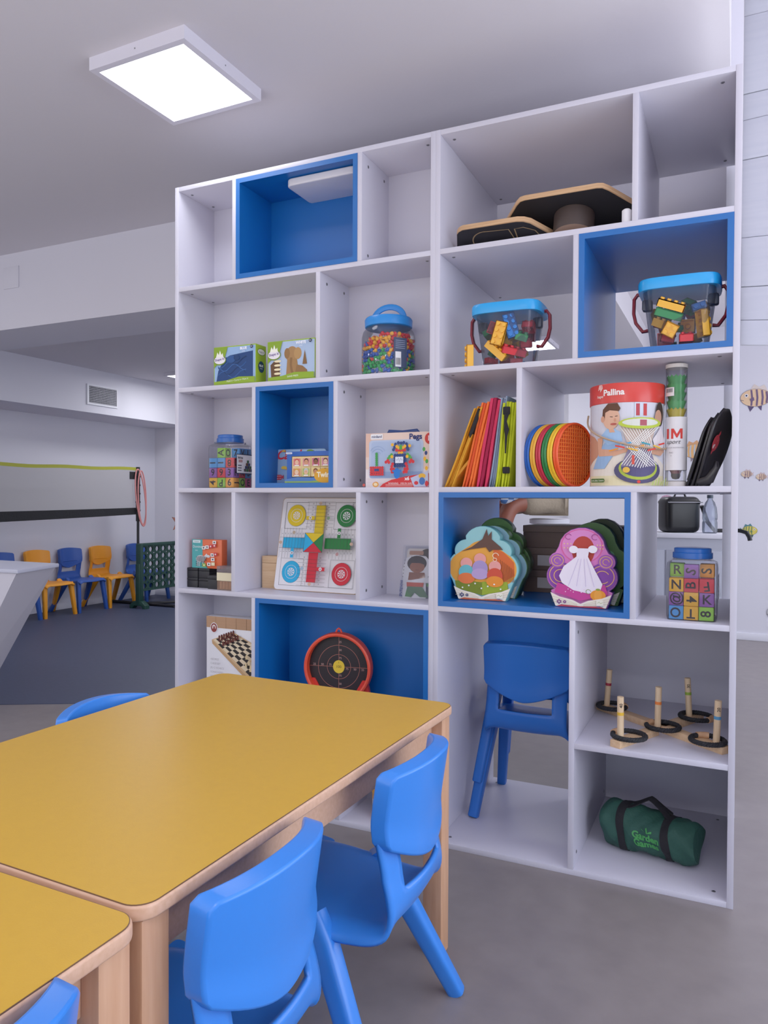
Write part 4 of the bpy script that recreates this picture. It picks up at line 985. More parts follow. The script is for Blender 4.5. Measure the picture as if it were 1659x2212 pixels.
m = MB(); m.lathe([(.011, 0), (.013, .003), (.013, .036), (.008, .040)], mat('#e8e6ea', .4), 16); solo('cap', m, 'little white plastic cap at the shelf edge beside the larger balance board', 'cap', (1.573, .02, b1))

# ------------------------------------------------------------------ brick buckets
BK = mat('#eef0f6', .08, 'clear', blend=.3, f=.75, haze=.10, hz='#8e95a6'); LID = mat('#1f9fe8', .32, 'plastic', .5); HND = mat('#7c1224', .35, 'plastic', .5)
BR = {'red': mat('#cf2430', .3, 'plastic'), 'yellow': mat('#efb02c', .3, 'plastic'), 'green': mat('#1f7f48', .3, 'plastic'), 'blue': mat('#1a6fc0', .3, 'plastic')}
def brick_mb(nx, ny, col):
    p, h = .0182, .021; m = MB(); w, d = nx * p, ny * p; x0, y0 = -w / 2, -d / 2
    m.box(x0, y0, h - .003, x0 + w, y0 + d, h, col)
    for a in ((x0, y0, x0 + w, y0 + .0022), (x0, y0 + d - .0022, x0 + w, y0 + d), (x0, y0, x0 + .0022, y0 + d), (x0 + w - .0022, y0, x0 + w, y0 + d)): m.box(a[0], a[1], 0, a[2], a[3], h, col)
    return m
def brick(label, nx, ny, col, loc, rot, group):
    key = (nx, ny, col)
    if key not in BRP:
        body = brick_mb(nx, ny, BR[col]); st = MB(); p, h = .0182, .021
        for i in range(nx):
            for j in range(ny): st.cyl(((i + .5 - nx / 2) * p, (j + .5 - ny / 2) * p, h), ((i + .5 - nx / 2) * p, (j + .5 - ny / 2) * p, h + .0052), .0058, BR[col], 12)
        tb = MB()
        for i in range(nx - 1):
            if ny > 1: tb.tube([((i + 1 - nx / 2) * p, 0, .002), ((i + 1 - nx / 2) * p, 0, .016)], .0072, BR[col], 10, caps=False)
        t = thing('building_brick', label, 'building brick', loc, rot=rot, group=group); body.build('brick_body', t, flat=True); st.build('studs', t)
        if tb.v: tb.build('inner_tubes', t)
        BRP[key] = t; return t
    return dup(BRP[key], loc, label=label, group=group, rot=rot)
BRP = {}
def bucket(label, loc, s, where, seed, fixed, fillh):
    t = thing('brick_bucket', label, 'bucket', loc)
    m = MB(); m.lathe([(.070, 0), (.074, .005), (.094, .158), (.098, .162)], BK, 44, sx=s, sy=.86 * s, sq=.42); m.build('body', t)
    m = MB(); m.lathe([(.098, .158), (.1055, .158), (.107, .164), (.107, .182), (.104, .188), (.099, .189), (.097, .185), (.001, .185)], LID, 44, sx=s, sy=.86 * s, sq=.42); m.build('lid', t)
    for q in (-1, 1):
        m = MB(); m.tube([(q * .092, 0, .165), (q * .113, 0, .168), (q * .122, 0, .155), (q * .123, 0, .115), (q * .117, 0, .088), (q * .098, 0, .062), (q * .084, 0, .064)], [(.0048, .010)] * 7, HND, 10, sq=.7); m.build('handle', t)
        m = MB(); m.box(q * .086 - .014, -.014, .118, q * .086 + .014, .014, .15, mat('#3b4252', .4), .006); m.build('handle_mount', t)
    r = random.Random(seed); base = Vector(loc); trees = []
    def shape(nx, ny, M): 
        w, d, h = nx * .0091, ny * .0091, .0131
        vs = [M @ Vector((x * w, y * d, .0130 + z * h)) for x in (-1, 1) for y in (-1, 1) for z in (-1, 1)]
        return vs, BVHTree.FromPolygons(vs, [(0, 1, 3, 2), (4, 6, 7, 5), (0, 4, 5, 1), (2, 3, 7, 6), (0, 2, 6, 4), (1, 5, 7, 3)])
    def inside(vs):
        for v in vs:
            k = .072 + .021 * v.z / .158 - .004
            if v.z < .004 or abs(v.x / s) > k or abs(v.y / (.86 * s)) > k or (abs(v.x / s) + abs(v.y / (.86 * s))) > k * 1.72: return False
        return True
    def hit(tr, vs): return any(tr.overlap(x) for x, _ in trees)
    cols = ['red', 'red', 'yellow', 'green', 'blue', 'red', 'yellow', 'green']
    n = 0
    for (nx, ny, col, p, e_) in fixed:
        M = Matrix.Translation(p) @ Euler(e_).to_matrix().to_4x4(); vs, tr = shape(nx, ny, M); trees.append((tr, vs))
        brick('%s toy brick in the %s, pressed against its front' % (col, where), nx, ny, col, base + Vector(p), e_, 'bricks in the ' + where); n += 1
    for k in range(14000):
        if n >= 44: break
        nx, ny = r.choice(((4, 2), (2, 2), (2, 2), (3, 2), (2, 1), (2, 2)) if k < 6000 else ((2, 2), (2, 1), (2, 1)))
        z = fillh * r.random() ** 1.15 + .012
        if k < 8000: y = -.066 * s + r.random() ** 2 * .09
        else: y = r.uniform(-.06, .06)
        p = Vector((r.uniform(-.08, .08), y, z)); e_ = (r.uniform(-1.6, 1.6), r.uniform(-1.2, 1.2), r.uniform(-PI, PI)) if r.random() < .7 else (r.choice((0, PI / 2, -PI / 2)), r.uniform(-.5, .5), r.uniform(-1, 1))
        M = Matrix.Translation(p) @ Euler(e_).to_matrix().to_4x4(); vs, tr = shape(nx, ny, M)
        if not inside(vs) or hit(tr, vs): continue
        trees.append((tr, vs)); col = r.choice(cols)
        brick('%s toy brick in the jumble inside the %s' % (col, where), nx, ny, col, base + p, e_, 'bricks in the ' + where); n += 1
    return t
bucket('clear bucket of toy bricks with blue lid, on the white shelf at left', (1.221, .105, b2), 1.0, 'left brick bucket', 5,
    [(6 if False else 4, 2, 'yellow', (-.012, -.066, .095), (1.62, -1.28, 0)), (4, 2, 'blue', (.018, -.055, .118), (1.5, 1.3, 0.2)), (4, 2, 'yellow', (-.03, -.058, .042), (.35, .75, .1)), (4, 2, 'red', (.022, -.052, .035), (.3, .2, .5)), (2, 2, 'green', (.046, -.05, .076), (.3, .3, .3))], .105)
bucket('clear bucket of toy bricks with blue lid, inside the blue cubby', (1.708, .098, b2 + T), 1.0, 'right brick bucket', 11,
    [(4, 2, 'yellow', (-.022, -.06, .105), (.25, .35, .1)), (4, 2, 'green', (-.028, -.055, .082), (.2, .35, .1)), (4, 2, 'yellow', (.052, -.05, .06), (0, 1.45, .5)), (2, 2, 'yellow', (-.02, -.06, .05), (1.9, .5, .2)), (2, 2, 'red', (.02, -.052, .012), (0, 0, .1))], .105)
brick('single yellow toy brick standing on end beside the left bucket', 4, 2, 'yellow', (1.128, .03, b2 + .0305), (0, -PI / 2, .3), 'loose brick')

# ------------------------------------------------------------------ folded fabric sacks
def folded(label, h, h2, x0b, x0t, w, ht, layers, depth=.27, y0=.03, extra=None, seed=1, splay=0):
    """folded sheets standing on edge: bottom at x0b, top leaning to x0t"""
    t = thing('folded_sack', label, 'folded fabric', (0, y0, b3), 0, 'folded cloth sacks on the shelf')
    F = mat(h, .75, 'fabric', .3); F2 = mat(h2, .8, 'fabric', .2); r = random.Random(seed); th = w / layers
    m = MB()
    for k in range(layers):
        xb = x0b + k * (th + splay); xt = x0t + k * th; z1 = ht * (1 - .03 * r.random()); sw = r.uniform(-.002, .002); yy = r.uniform(-.006, .006)
        pts = []
        for i in range(9):
            f = i / 8; x = xb + (xt - xb) * f + sw * math.sin(f * 5 + k); pts.append((x, f * z1))
        prof = [(p[0], p[1]) for p in pts] + [(p[0] + th * (.86 if i else .5), p[1]) for i, p in reversed(list(enumerate(pts)))]
        m.prism(prof, yy, depth + yy, F if k % 3 != 1 else F2, 'y', bev=min(.0022, th * .3), seg=2)
    m.build('cloth', t)
    if extra:
        m = MB(); extra(m); m.build('strap', t)
    return t
BS = mat('#131216', .85, 'fabric')
def mouth(m): m.prism([(1.118, .160), (1.124, .175), (1.146, .236), (1.150, .238), (1.146, .205), (1.132, .17), (1.121, .150)], -.0108, .02, BS, 'y')
folded('amber yellow folded sack leaning open at the left, with a black opening', '#dc9a28', '#c27c1e', 1.037, 1.134, .026, .247, 4, extra=mouth, seed=2, splay=.0006)
t = thing('sack_flap', 'amber cloth flap folded up from the foot of the yellow sack', 'folded fabric', (0, .034, b3)); m = MB(); m.prism([(1.042, .002), (1.05, .0), (1.124, .085), (1.128, .098), (1.12, .094), (1.049, .012)], 0, .25, mat('#d08a24', .75, 'fabric'), 'y', bev=.002); m.build('cloth', t)
folded('bright orange folded sack, second from the left', '#ee6a2c', '#d84e28', 1.094, 1.155, .034, .258, 4, seed=3, splay=.0012)
folded('raspberry red folded sack, between the orange and the grey ones', '#cf3054', '#9c2040', 1.140, 1.181, .034, .27, 3, seed=4)
folded('grey blue folded sack, thinnest of the row', '#8496b0', '#6f8098', 1.177, 1.215, .020, .273, 3, seed=5)
def straps(m):
    for z, w_ in ((.215, .024), (.04, .020)): m.box(1.224, -.012, z, 1.246, -.005, z + w_, BS, .003)
    m.tube([(1.236, -.011, .216), (1.233, -.013, .195), (1.237, -.013, .17), (1.235, -.012, .15), (1.233, -.011, .10)], [(.003, .007), (.003, .004), (.003, .008), (.002, .004), (.002, .002)], BS, 8)
folded('lime yellow folded sack with black straps, against the divider', '#c2cf22', '#a8b41c', 1.199, 1.222, .044, .258, 5, extra=straps, seed=6)

# ------------------------------------------------------------------ round mesh paddles
def paddle(label, h, h2, loc, full):
    t = thing('mesh_paddle', label, 'paddle', loc, rot=(0, 0, math.radians(66)), group='round mesh paddles')
    c = mat(h, .35, 'plastic'); c2 = mat(h2, .45, 'plastic'); R = .0955
    m = MB()
    for y in (-.0045, .0045): m.tube([(R * .965 * math.cos(2 * PI * i / 56), y, R * .965 * math.sin(2 * PI * i / 56)) for i in range(56)], [(.0034, .0044)] * 56, c, 10, closed=True, up=(1, 0, 0))
    m.build('rim', t)
    m = MB(); r = R * .93
    if full:
        n = 16
        for k in range(-n // 2 + 1, n // 2):
            o_ = k * r * 2 / n; hl = math.sqrt(r * r - o_ * o_)
            for ax in (0, 1):
                if ax: m.box(-hl, -.003, o_ - .0011, hl, .003, o_ + .0011, c2)
                else: m.box(o_ - .0011, -.003, -hl, o_ + .0011, .003, hl, c2)
        m.build('mesh', t); m = MB(); m.tube([(0, .0005, 0), (0, .0025, 0)], r, mat(h3 if False else '#b42418' if 'orange' in label else h2, .5), 40); m.build('membrane', t)
    else: m.tube([(0, -.001, 0), (0, .001, 0)], r, c2, 40); m.build('mesh', t)
    return t
pz = b3 + .0955
nx_, ny_ = math.cos(math.radians(24)), -math.sin(math.radians(24))
for k, (n_, h, h2) in enumerate((('blue', '#1559b4', '#0f3f86'), ('golden yellow', '#e8a92a', '#c4861c'), ('red', '#c4233a', '#8e1428'), ('green', '#1f7a38', '#14552a'), ('lemon yellow', '#f0bf1e', '#c9951a'), ('orange', '#f0521e', '#f67a30'))):
    d = (k - 5) * .0196
    paddle('%s round mesh paddle%s' % (n_, ' at the front with its lattice face showing' if k == 5 else ' standing on edge in the row'), h, h2, (1.420 + d * nx_ , .097 - d * 0 + (5 - k) * .004, pz), k >= 4)

# ------------------------------------------------------------------ game drum
t = thing('game_drum', 'tall round game drum with red lid, boy and net basket picture', 'game', (1.568, .104, b3))
R = .1015; m = MB(); m.lathe([(R - .001, 0), (R, .002), (R, .262)], mat('#e6e0dc', .3), 72); m.build('drum', t)
m = MB(); m.lathe([(R + .0006, .232), (R + .0022, .233), (R + .0022, .284), (R + .001, .287), (R - .006, .287), (R - .008, .281), (.001, .281)], mat('#d63a30', .28), 72, cap=False); m.build('lid', t)
th0 = math.radians(7)
dm = lambda u, v, d: Vector(((R + .0003 + d) * math.sin(u / R + th0), -(R + .0003 + d) * math.cos(u / R + th0), v))
m = MB(); a = Art(m, dm, step=.00025, du=.012)
a.rect(-.13, .003, .13, .232, '#d5d6e2'); a.poly([(-.13, .003), (.13, .003), (.13, .06), (.03, .115), (-.13, .07)], '#e9dfd0'); a.rect(-.13, .003, .13, .03, '#e8dcae'); a.poly([(-.13, .06), (-.06, .10), (-.1, .14), (-.13, .15)], '#c98f72')
a.rect(.02, .14, .05, .232, '#cfd6e6'); a.rect(.024, .195, .034, .228, '#b8404a'); a.rect(.044, .195, .054, .228, '#c23a3a'); a.rect(.03, .17, .06, .19, '#c8303a'); a.rect(.055, .15, .075, .19, '#e8c23c')
a.poly([(-.105, .05), (-.07, .11), (-.035, .155), (-.01, .13), (-.025, .1), (-.06, .05)], '#8fb2da'); a.poly([(-.075, .14), (-.045, .168), (-.015, .15), (-.01, .125), (-.05, .115)], '#9cc0e6')
a.poly([(-.085, .135), (-.065, .14), (-.07, .105), (-.02, .10), (.012, .11), (.01, .098), (-.03, .085), (-.08, .085)], '#d9a080')
a.poly([(-.05, .168), (-.036, .165), (-.03, .15), (-.045, .15)], '#dfa98a'); a.ell(-.042, .190, .024, .031, '#e2b092'); a.poly([(-.068, .19), (-.066, .215), (-.05, .231), (-.024, .231), (-.016, .216), (-.02, .208), (-.045, .212), (-.058, .206), (-.06, .185)], '#5a3826')
a.ell(-.066, .188, .006, .009, '#d79c7e'); a.line([(-.044, .194), (-.036, .193)], .0018, '#4a3026'); a.line([(-.03, .194), (-.023, .195)], .0018, '#4a3026'); a.ell(-.034, .173, .0085, .003, '#b9564a'); a.ell(-.03, .184, .003, .005, '#d39878')
a.ell(.096, .20, .016, .034, '#3a2a26'); a.ell(.09, .19, .013, .022, '#c9957a'); a.poly([(.07, .13), (.1, .165), (.12, .13), (.11, .09), (.08, .10)], '#e6dfe2'); a.poly([(.05, .092), (.09, .11), (.12, .10), (.1, .085)], '#cf9a7c')
a.ell(.033, .044, .064, .036, '#4a4668'); a.ell(.033, .05, .052, .032, '#a9bc3e'); a.ell(.033, .053, .046, .027, '#4f4a72')
a.poly([(-.015, .168), (.081, .168), (.06, .108), (.006, .108)], '#c9b3a6'); a.poly([(.006, .108), (.06, .108), (.08, .055), (-.014, .055)], '#7d7490')
for k in range(15):
    f = k / 14; x0 = .033 + (f - .5) * .09; x1 = .033 + ((f * 1.0 + .33) % 1.0 - .5) * .07; x2 = .033 + (f - .5) * .10
    a.line([(x0, .05 + .02 * abs(f - .5) ), (x1, .108)], .0017, '#f2f0ea'); a.line([(x1, .108), (x2, .165)], .0017, '#f2f0ea')
for k, h in enumerate(('#e8912c', '#d8382c', '#3f9bcf', '#e8b33a', '#e8912c', '#2f8f9f', '#d8382c', '#e8b33a', '#d8382c')):
    x = -.03 + k * .015; y = .10 + (k % 3) * .008; a.line([(x - .011, y - .002 + (k % 2) * .006), (x + .011, y + .004 - (k % 2) * .006)], .0042, h)
a.ell(.033, .173, .052, .0155, '#b4c63c'); a.ell(.033, .175, .043, .010, '#d8dcd0'); a.rect(.03, .166, .046, .182, '#a8505a'); a.ell(-.0, .045, .008, .008, '#e0b040'); a.rect(.012, .06, .018, .085, '#d04a3c')
a.ell(.028, .0125, .004, .004, '#d8382c'); a.rrect(-.092, .011, -.05, .022, .0045, '#4e6a2c'); a.text('Love play. Learn.', -.071, .0165, .0058, '#f0f2e4')
for k in range(7): a.line([(.06 + k * .008, .003), (.064 + k * .008, .014 + (k % 3) * .005)], .003, '#a9bf5c')
a.rect(-.13, .222, .13, .232, '#b39a7c') if False else None
m.build('printed_wrap', t)
m = MB(); lm2 = lambda u, v, d: Vector(((R + .0025 + d) * math.sin(u / R + th0), -(R + .0025 + d) * math.cos(u / R + th0), v))
a = Art(m, lm2, step=.0003, du=.012); a.text('Pallina', -.036, .261, .0235, '#f6f2ee', bold=.0007)
a.poly([(-.083, .276), (-.074, .268), (-.07, .276), (-.072, .283), (-.08, .283)], '#f0b8b0'); a.line([(-.083, .27), (-.079, .284), (-.07, .284), (-.068, .276), (-.076, .266)], .0014, '#f6efe8'); a.text('hape', -.076, .252, .011, '#f2d8d0', bold=.0002); m.build('lettering', t)
m = MB(); ROPE = mat('#b2967a', .85, 'fabric'); rp = []
for i in range(31):
    an = -1.62 + 3.1 * i / 30; s_ = i / 30; rr_ = R + .006 + .010 * math.sin(PI * s_); rp.append((rr_ * math.sin(an + th0), -rr_ * math.cos(an + th0), .208 - .118 * math.sin(s_ * PI * .56) ** .8 + .02 * s_ * s_))
m.tube(rp, .0028, ROPE, 8); m.build('rope_handle', t)

# ------------------------------------------------------------------ shuttlecock tube
t = thing('shuttlecock_tube', 'tall clear tube of green and yellow shuttlecocks with a white paper sleeve', 'tube', (1.7015, .098, b3))
m = MB(); R3 = .0285; m.lathe([(R3, .004), (R3, .338)], CLR, 36, cap=False); m.build('tube', t)
m = MB(); m.lathe([(R3 + .001, 0), (R3 + .001, .014), (R3 - .004, .017), (.001, .017)], mat('#d9d3cf', .5), 32); m.lathe([(R3 + .001, .331), (R3 + .001, .341), (R3 - .004, .343), (.001, .343)], mat('#e2ded8', .5), 32); m.build('end_cap', t)
m = MB(); tm = lambda u, v, d: Vector(((R3 + .0006 + d) * math.sin(u / R3), -(R3 + .0006 + d) * math.cos(u / R3), v))
m.add([tm(-R3 * PI + 2 * PI * R3 * i / 40, z, 0) for i in range(40) for z in (.046, .194)], [[2 * i, (2 * i + 2) % 80, (2 * i + 3) % 80, 2 * i + 1] for i in range(40)], mat('#e9e7ea', .45))
a = Art(m, tm, du=.004); [a.poly(p_, '#d83a32') for p_ in ([(-.011, .133), (-.005, .133), (-.005, .161), (-.011, .161)], [(.013, .133), (.019, .133), (.019, .161), (.013, .161)], [(-.010, .161), (-.004, .161), (.0065, .141), (.004, .135), (.0015, .138)], [(.018, .161), (.012, .161), (.0015, .141), (.004, .135), (.0065, .138)], [(-.024, .133), (-.017, .133), (-.017, .161), (-.024, .161)])]; a.text('sport', -.006, .124, .0165, '#3a3636', shear=.35); a.text('COLOUR BADMINTON', -.002, .108, .0048, '#9a969a'); a.text('PVC', -.01, .094, .006, '#8a868a'); a.text('x6', -.01, .086, .004, '#8a868a'); m.build('paper_sleeve', t)
m = MB(); a = Art(m, tm, du=.004); a.rect(-.034, .252, -.004, .276, '#eceaea'); 
for k in range(6): a.rect(-.028 + k * .0036, .262, -.0262 + k * .0036, .273, '#3a3a3e')
m.build('price_label', t)
for k, (h, nm) in enumerate((('#3f9a4e', 'uppermost green'), ('#45a454', 'second green'), ('#3f9a4e', 'third green'), ('#4aa858', 'fourth green'), ('#c9b42e', 'yellow'), ('#7d4a52', 'brownish lowest'))):
    z = .252 - k * .023 if k < 5 else .02
    tt = thing('shuttlecock', nm + ' shuttlecock inside the clear tube', 'shuttlecock', (1.7015, .098, b3 + z), group='shuttlecocks in the tube')
    SKm = mat(h, .5, 'plastic'); m = MB(); n = 28
    vs = [];
    for i in range(n):
        an = 2 * PI * i / n; zt = .056 + (.004 if i % 2 else -.002)
        vs += [(.012 * math.cos(an), .012 * math.sin(an), .016), (.026 * math.cos(an), .026 * math.sin(an), zt)]
    m.add(vs, [[2 * i, (2 * i + 2) % (2 * n), (2 * i + 3) % (2 * n), 2 * i + 1] for i in range(n)], SKm); m.build('skirt', tt)
    m = MB(); m.lathe([(.001, .001), (.009, .003), (.0125, .010), (.0125, .017)], mat('#e0ddd6', .6) if k < 5 else mat('#3a3032', .6), 18); m.build('cork', tt)

# ------------------------------------------------------------------ three black swim fins
FN = mat('#17161a', .3, 'plastic', .6)
def fin(label, x, y, rz, s):
    t = thing('swim_fin', label, 'swim fin', (x, y, b3), rz, 'black fins at the end of the shelf')
    m = MB()
    def f(u, v):
        q = v * 2 - 1; zz = .205 * s * u; w = (.032 + .022 * math.sin(PI * min(1, u * 1.1) * .8)) * s * (1 - max(0, (u - .75) / .25) ** 2 * .75)
        xx = .066 * s * (u ** .9) + .006 * math.sin(PI * u); bulge = -.010 * (1 - q * q) * math.sin(PI * (.15 + u * .8))
        return (xx + bulge, q * w, zz)
    m.grid(f, 20, 12, FN); o = m.build('blade', t); sl_ = o.modifiers.new('t', 'SOLIDIFY'); sl_.thickness = .007; sl_.offset = 0
    m = MB()
    for q in (-.55, 0, .55): m.tube([(f(u / 10, (q + 1) / 2)[0] - .005, f(u / 10, (q + 1) / 2)[1], f(u / 10, (q + 1) / 2)[2]) for u in range(1, 9)], .0035, FN, 8)
    m.build('rib', t)
    return t, f
fin('black fin leaning on two others, leftmost', 1.741, .105, math.radians(-20), .92); fin('black fin in the middle of the three', 1.755, .10, math.radians(-20), .97)
t, f = fin('black fin with a small red emblem, rightmost', 1.770, .092, math.radians(-26), 1.02)
m = MB(); a = Art(m, lambda u, v, d: Vector(f(v, u)) + Vector((.0062 + d, -.002, 0)), step=.0003)
a.ell(.40, .56, .17, .105, '#c23a44'); a.ell(.40, .60, .08, .035, '#e9dcdc'); a.ell(.38, .515, .09, .03, '#e9dcdc'); a.line([(.5, .70), (.40, .62), (.46, .55), (.3, .43)], .05, '#c23a44'); m.build('emblem', t)
m = MB(); m.tube([(.012, -.03, .012), (.04, -.035, .02), (.055, -.03, .05), (.05, -.02, .065)], [(.012, .014), (.014, .012), (.009, .009), (.006, .006)], FN, 10); m.build('foot_strap', t)

# ------------------------------------------------------------------ shaped puzzle boxes in the wide blue cubby
zb = b4 + T
def cloud(w, h, lobes):
    pts = []
    for (cx, cy, r, a0, a1) in lobes:
        n = 9
        for i in range(n + 1):
            a_ = math.radians(a0 + (a1 - a0) * i / n); pts.append((cx + r * math.cos(a_), cy + r * math.sin(a_)))
    return pts
def puzzle(name, label, loc, rz, outl, th, side, art=None, back=None):
    t = thing('puzzle_box', label, 'puzzle box', loc, rz, 'shaped puzzle boxes')
    m = MB(); m.prism(outl, 0, th, mat(side, .4), 'y', bev=.0015); m.build('carton', t)
    m = MB(); a = Art(m, front(0), step=.0003); art(a, outl); m.build('printed_face', t); return t
pig_o = [(-.072, 0), (.062, 0), (.078, .04), (.098, .044)][:0] + cloud(0, 0, [(-.066, .006, .006, 240, 270)]) + [(.066, 0), (.082, .045)] + cloud(0, 0, [(.043, .098, .058, -38, 48), (.045, .152, .036, -25, 85), (0, .176, .054, 25, 155), (-.045, .152, .036, 95, 205), (-.043, .098, .058, 132, 218)]) + [(-.082, .045)]
def book(a, c1, c2, w=.08):
    a.poly([(-.066, .003), (.066, .003), (.08, .042), (.055, .03), (.02, .022), (0, .012), (-.02, .022), (-.055, .03), (-.08, .042)], '#efe6d4'); a.poly([(-.064, .002), (.064, .002), (.05, .008), (0, .005), (-.05, .008)], c1)
    for s in (-1, 1):
        for k in range(3): a.line([(s * .074, .03 - k * .007), (s * .035, .02 - k * .005), (s * .008, .010 - k * .002)], .0008, '#c9b89a')
    a.rect(-.062, .012, -.05, .020, c2); a.rect(-.058, .009, -.054, .023, c2); a.ell(-.041, .016, .004, .0045, c2); a.text('24' if c2 == '#3a3f66' else '36', -.056, .016, .007, '#f2ecdc'); a.text('3' if c2 == '#3a3f66' else '4', -.041, .016, .006, '#f2ecdc')
    a.rect(.042, .010, .060, .026, '#f2ecd8'); a.line([(.045, .017), (.049, .021), (.053, .016), (.058, .02)], .0012, '#9aa84a'); a.text('DJECO', .051, .0075, .0055, '#3a78b0')
def pigart(a, o):
    a.poly([(x * .98, .002 + z * .985) for x, z in o], '#8fc9cc'); 
    a.poly(cloud(0, 0, [(.04, .098, .055, -60, 60), (0, .135, .05, 40, 140), (-.04, .098, .055, 120, 240)]), '#e8a03c'); a.poly([(.03, .165), (.06, .15), (.088, .12), (.09, .08), (.06, .06), (.03, .1)], '#d8622c')
    for k in range(8): a.line([(.05 + k * .005, .128 - k * .004), (.06 + k * .004, .06)], .0016, '#8a4a24')
    a.poly([(-.078, .058), (-.05, .06), (0, .056), (.07, .06), (.074, .035), (0, .016), (-.074, .035)], '#6f7f22'); a.poly([(0, .058), (.07, .06), (.072, .036), (0, .016)], '#93a82c')
    a.poly([(-.06, .15), (-.03, .165), (.0, .19), (.012, .222), (.016, .2), (.026, .215), (.026, .19), (.05, .168), (.058, .158), (.03, .158), (.02, .15), (.01, .165), (-.03, .158)], '#5b4036')
    # plain rounded figures stand in for the printed characters
    for (x, z, h1, h2) in ((-.045, .085, '#62b4bd', '#e2703a'), (-.006, .1, '#a48fc4', '#b59acb'), (.036, .078, '#cf4a34', '#eb8a2c')):
        a.ell(x, z + .028, .017, .018, '#eb9c94'); a.ell(x, z, .022, .024, h1); a.ell(x, z - .018, .024, .017, h2)
    a.ring(.038, .14, .008, .002, '#f2ddb8', 20, 0, 5); a.ring(.036, .128, .005, .0016, '#f2ddb8', 16, 2, 7)
    for k in range(7): a.ell(-.055 + k * .018, .038 + (k % 3) * .007, .0025, .0025, '#f4f2ea', 8)
    book(a, '#c25a3c', '#3a3f66')
gd_o = [(-.068, 0), (.068, 0), (.082, .045)] + cloud(0, 0, [(.05, .088, .044, -60, 62), (.062, .133, .026, -40, 70), (0, .17, .062, 5, 175), (-.062, .133, .026, 110, 220), (-.05, .088, .044, 118, 240)]) + [(-.082, .045)]
def gown(a, o):
    a.poly([(x * .98, .002 + z * .985) for x, z in o], '#d877c0'); a.ell(0, .178, .056, .05, '#d9609f'); a.ell(0, .178, .052, .047, '#dd86c8'); a.ell(.004, .165, .03, .042, '#b23a30')
    for s in (-1, 1):
        a.ell(s * .055, .09, .036, .04, '#7d3f9c'); a.ring(s * .055, .092, .030, .002, '#e8b060'); a.ring(s * .055, .09, .018, .002, '#e8b060', a0=.5, a1=5.6); a.ell(s * .064, .134, .02, .021, '#9a55b0'); a.ring(s * .064, .134, .016, .0018, '#e8b060'); a.ring(s * .064, .134, .008, .0016, '#e8b060', a0=0, a1=5); a.ring(s * .035, .205, .008, .002, '#a8448c', a0=.4, a1=5.4)
    for k in range(6): a.ell(-.045 + (k % 3) * .009, .172 + (k // 3) * .012, .0018, .0018, '#f2d27a', 8); a.ell(.042 + (k % 3) * .007, .172 + (k // 3) * .01, .0018, .0018, '#f2d27a', 8)
    a.poly([(-.07, .042), (0, .02), (.07, .042), (.062, .07), (0, .05), (-.062, .07)], '#c23a8c')
    # plain bell shaped gown with no figure
    a.poly([(-.012, .172), (.022, .172), (.018, .148), (.036, .11), (.056, .07), (.05, .05), (.02, .042), (-.02, .05), (-.05, .07), (-.058, .09), (-.046, .118), (-.012, .148)], '#efe6f4'); a.ell(-.02, .168, .012, .011, '#f4eef8'); a.ell(.03, .17, .012, .011, '#f4eef8')
    for x in (-.03, -.01, .012, .032): a.line([(x * .35 + .004, .142), (x * 1.1, .062)], .0012, '#cdbfe0')
    a.ell(.045, .038, .02, .016, '#e8902a'); a.ell(.045, .038, .010, .016, '#ee9f3c'); a.ell(.045, .055, .006, .003, '#8aa03c'); a.ring(.02, .048, .006, .0014, '#7f9440', a0=0, a1=5)
    for k in range(8): a.ell(-.04 + k * .007, .045 + (k * 5 % 3) * .004, .0014, .0014, '#f4d8ea', 8)
    book(a, '#b23a4c', '#7a3a7a')
def greenart(h1, h2):
    def f(a, o):
        a.poly([(x * .98, .002 + z * .985) for x, z in o], h1); a.ell(0, .14, .06, .05, h2); a.ell(.045, .1, .025, .03, '#3d6a4c'); a.ell(.05, .15, .014, .012, '#5f9a70'); a.ell(-.03, .19, .02, .008, '#9c3040'); a.ell(.04, .12, .012, .011, '#4a3858'); book(a, '#7a5a3c', '#3a3f46')
    return f
puzzle('p', 'cloud shaped puzzle box with orange hill picture, front left in the wide blue cubby', (1.148, .072, zb), math.radians(3), [(x * 1.12, z * 1.0) for x, z in pig_o], .05, '#6fb8bc', lambda a, o: (setattr(a, 'f', plane_map((0, 0, 0), (1.12, 0, 0), (0, 0, 1), (0, -1, 0))), pigart(a, pig_o)))
puzzle('p', 'pink and purple shaped puzzle box with a white gown, front right in the blue cubby', (1.452, .055, zb), math.radians(1), [(x * 1.08, z) for x, z in gd_o], .045, '#8a4f9a', lambda a, o: (setattr(a, 'f', plane_map((0, 0, 0), (1.08, 0, 0), (0, 0, 1), (0, -1, 0))), gown(a, gd_o)))
puzzle('p', 'shaped puzzle box in pale blue and green just behind the orange hill box', (1.158, .145, zb), math.radians(2), [(x * 1.1, z * 1.0) for x, z in pig_o], .045, '#4d7a4a', greenart('#86b4c4', '#7fa870'))
puzzle('p', 'dark green shaped puzzle box, rearmost of three on the left', (1.148, .215, zb), math.radians(2), [(x * 1.12, z * 1.10) for x, z in pig_o], .05, '#33582c', greenart('#3f6a34', '#58823c'))
puzzle('p', 'dark green shaped puzzle box just behind the pink one', (1.470, .125, zb), 0, [(x * 1.1, z * 1.06) for x, z in gd_o], .045, '#34502c', greenart('#3c5f30', '#4a6f3a'))
puzzle('p', 'blackish green shaped puzzle box, rearmost on the right', (1.486, .195, zb), 0, [(x * 1.06, z * 1.10) for x, z in gd_o], .05, '#1f2a1c', greenart('#26331f', '#2c3b26'))
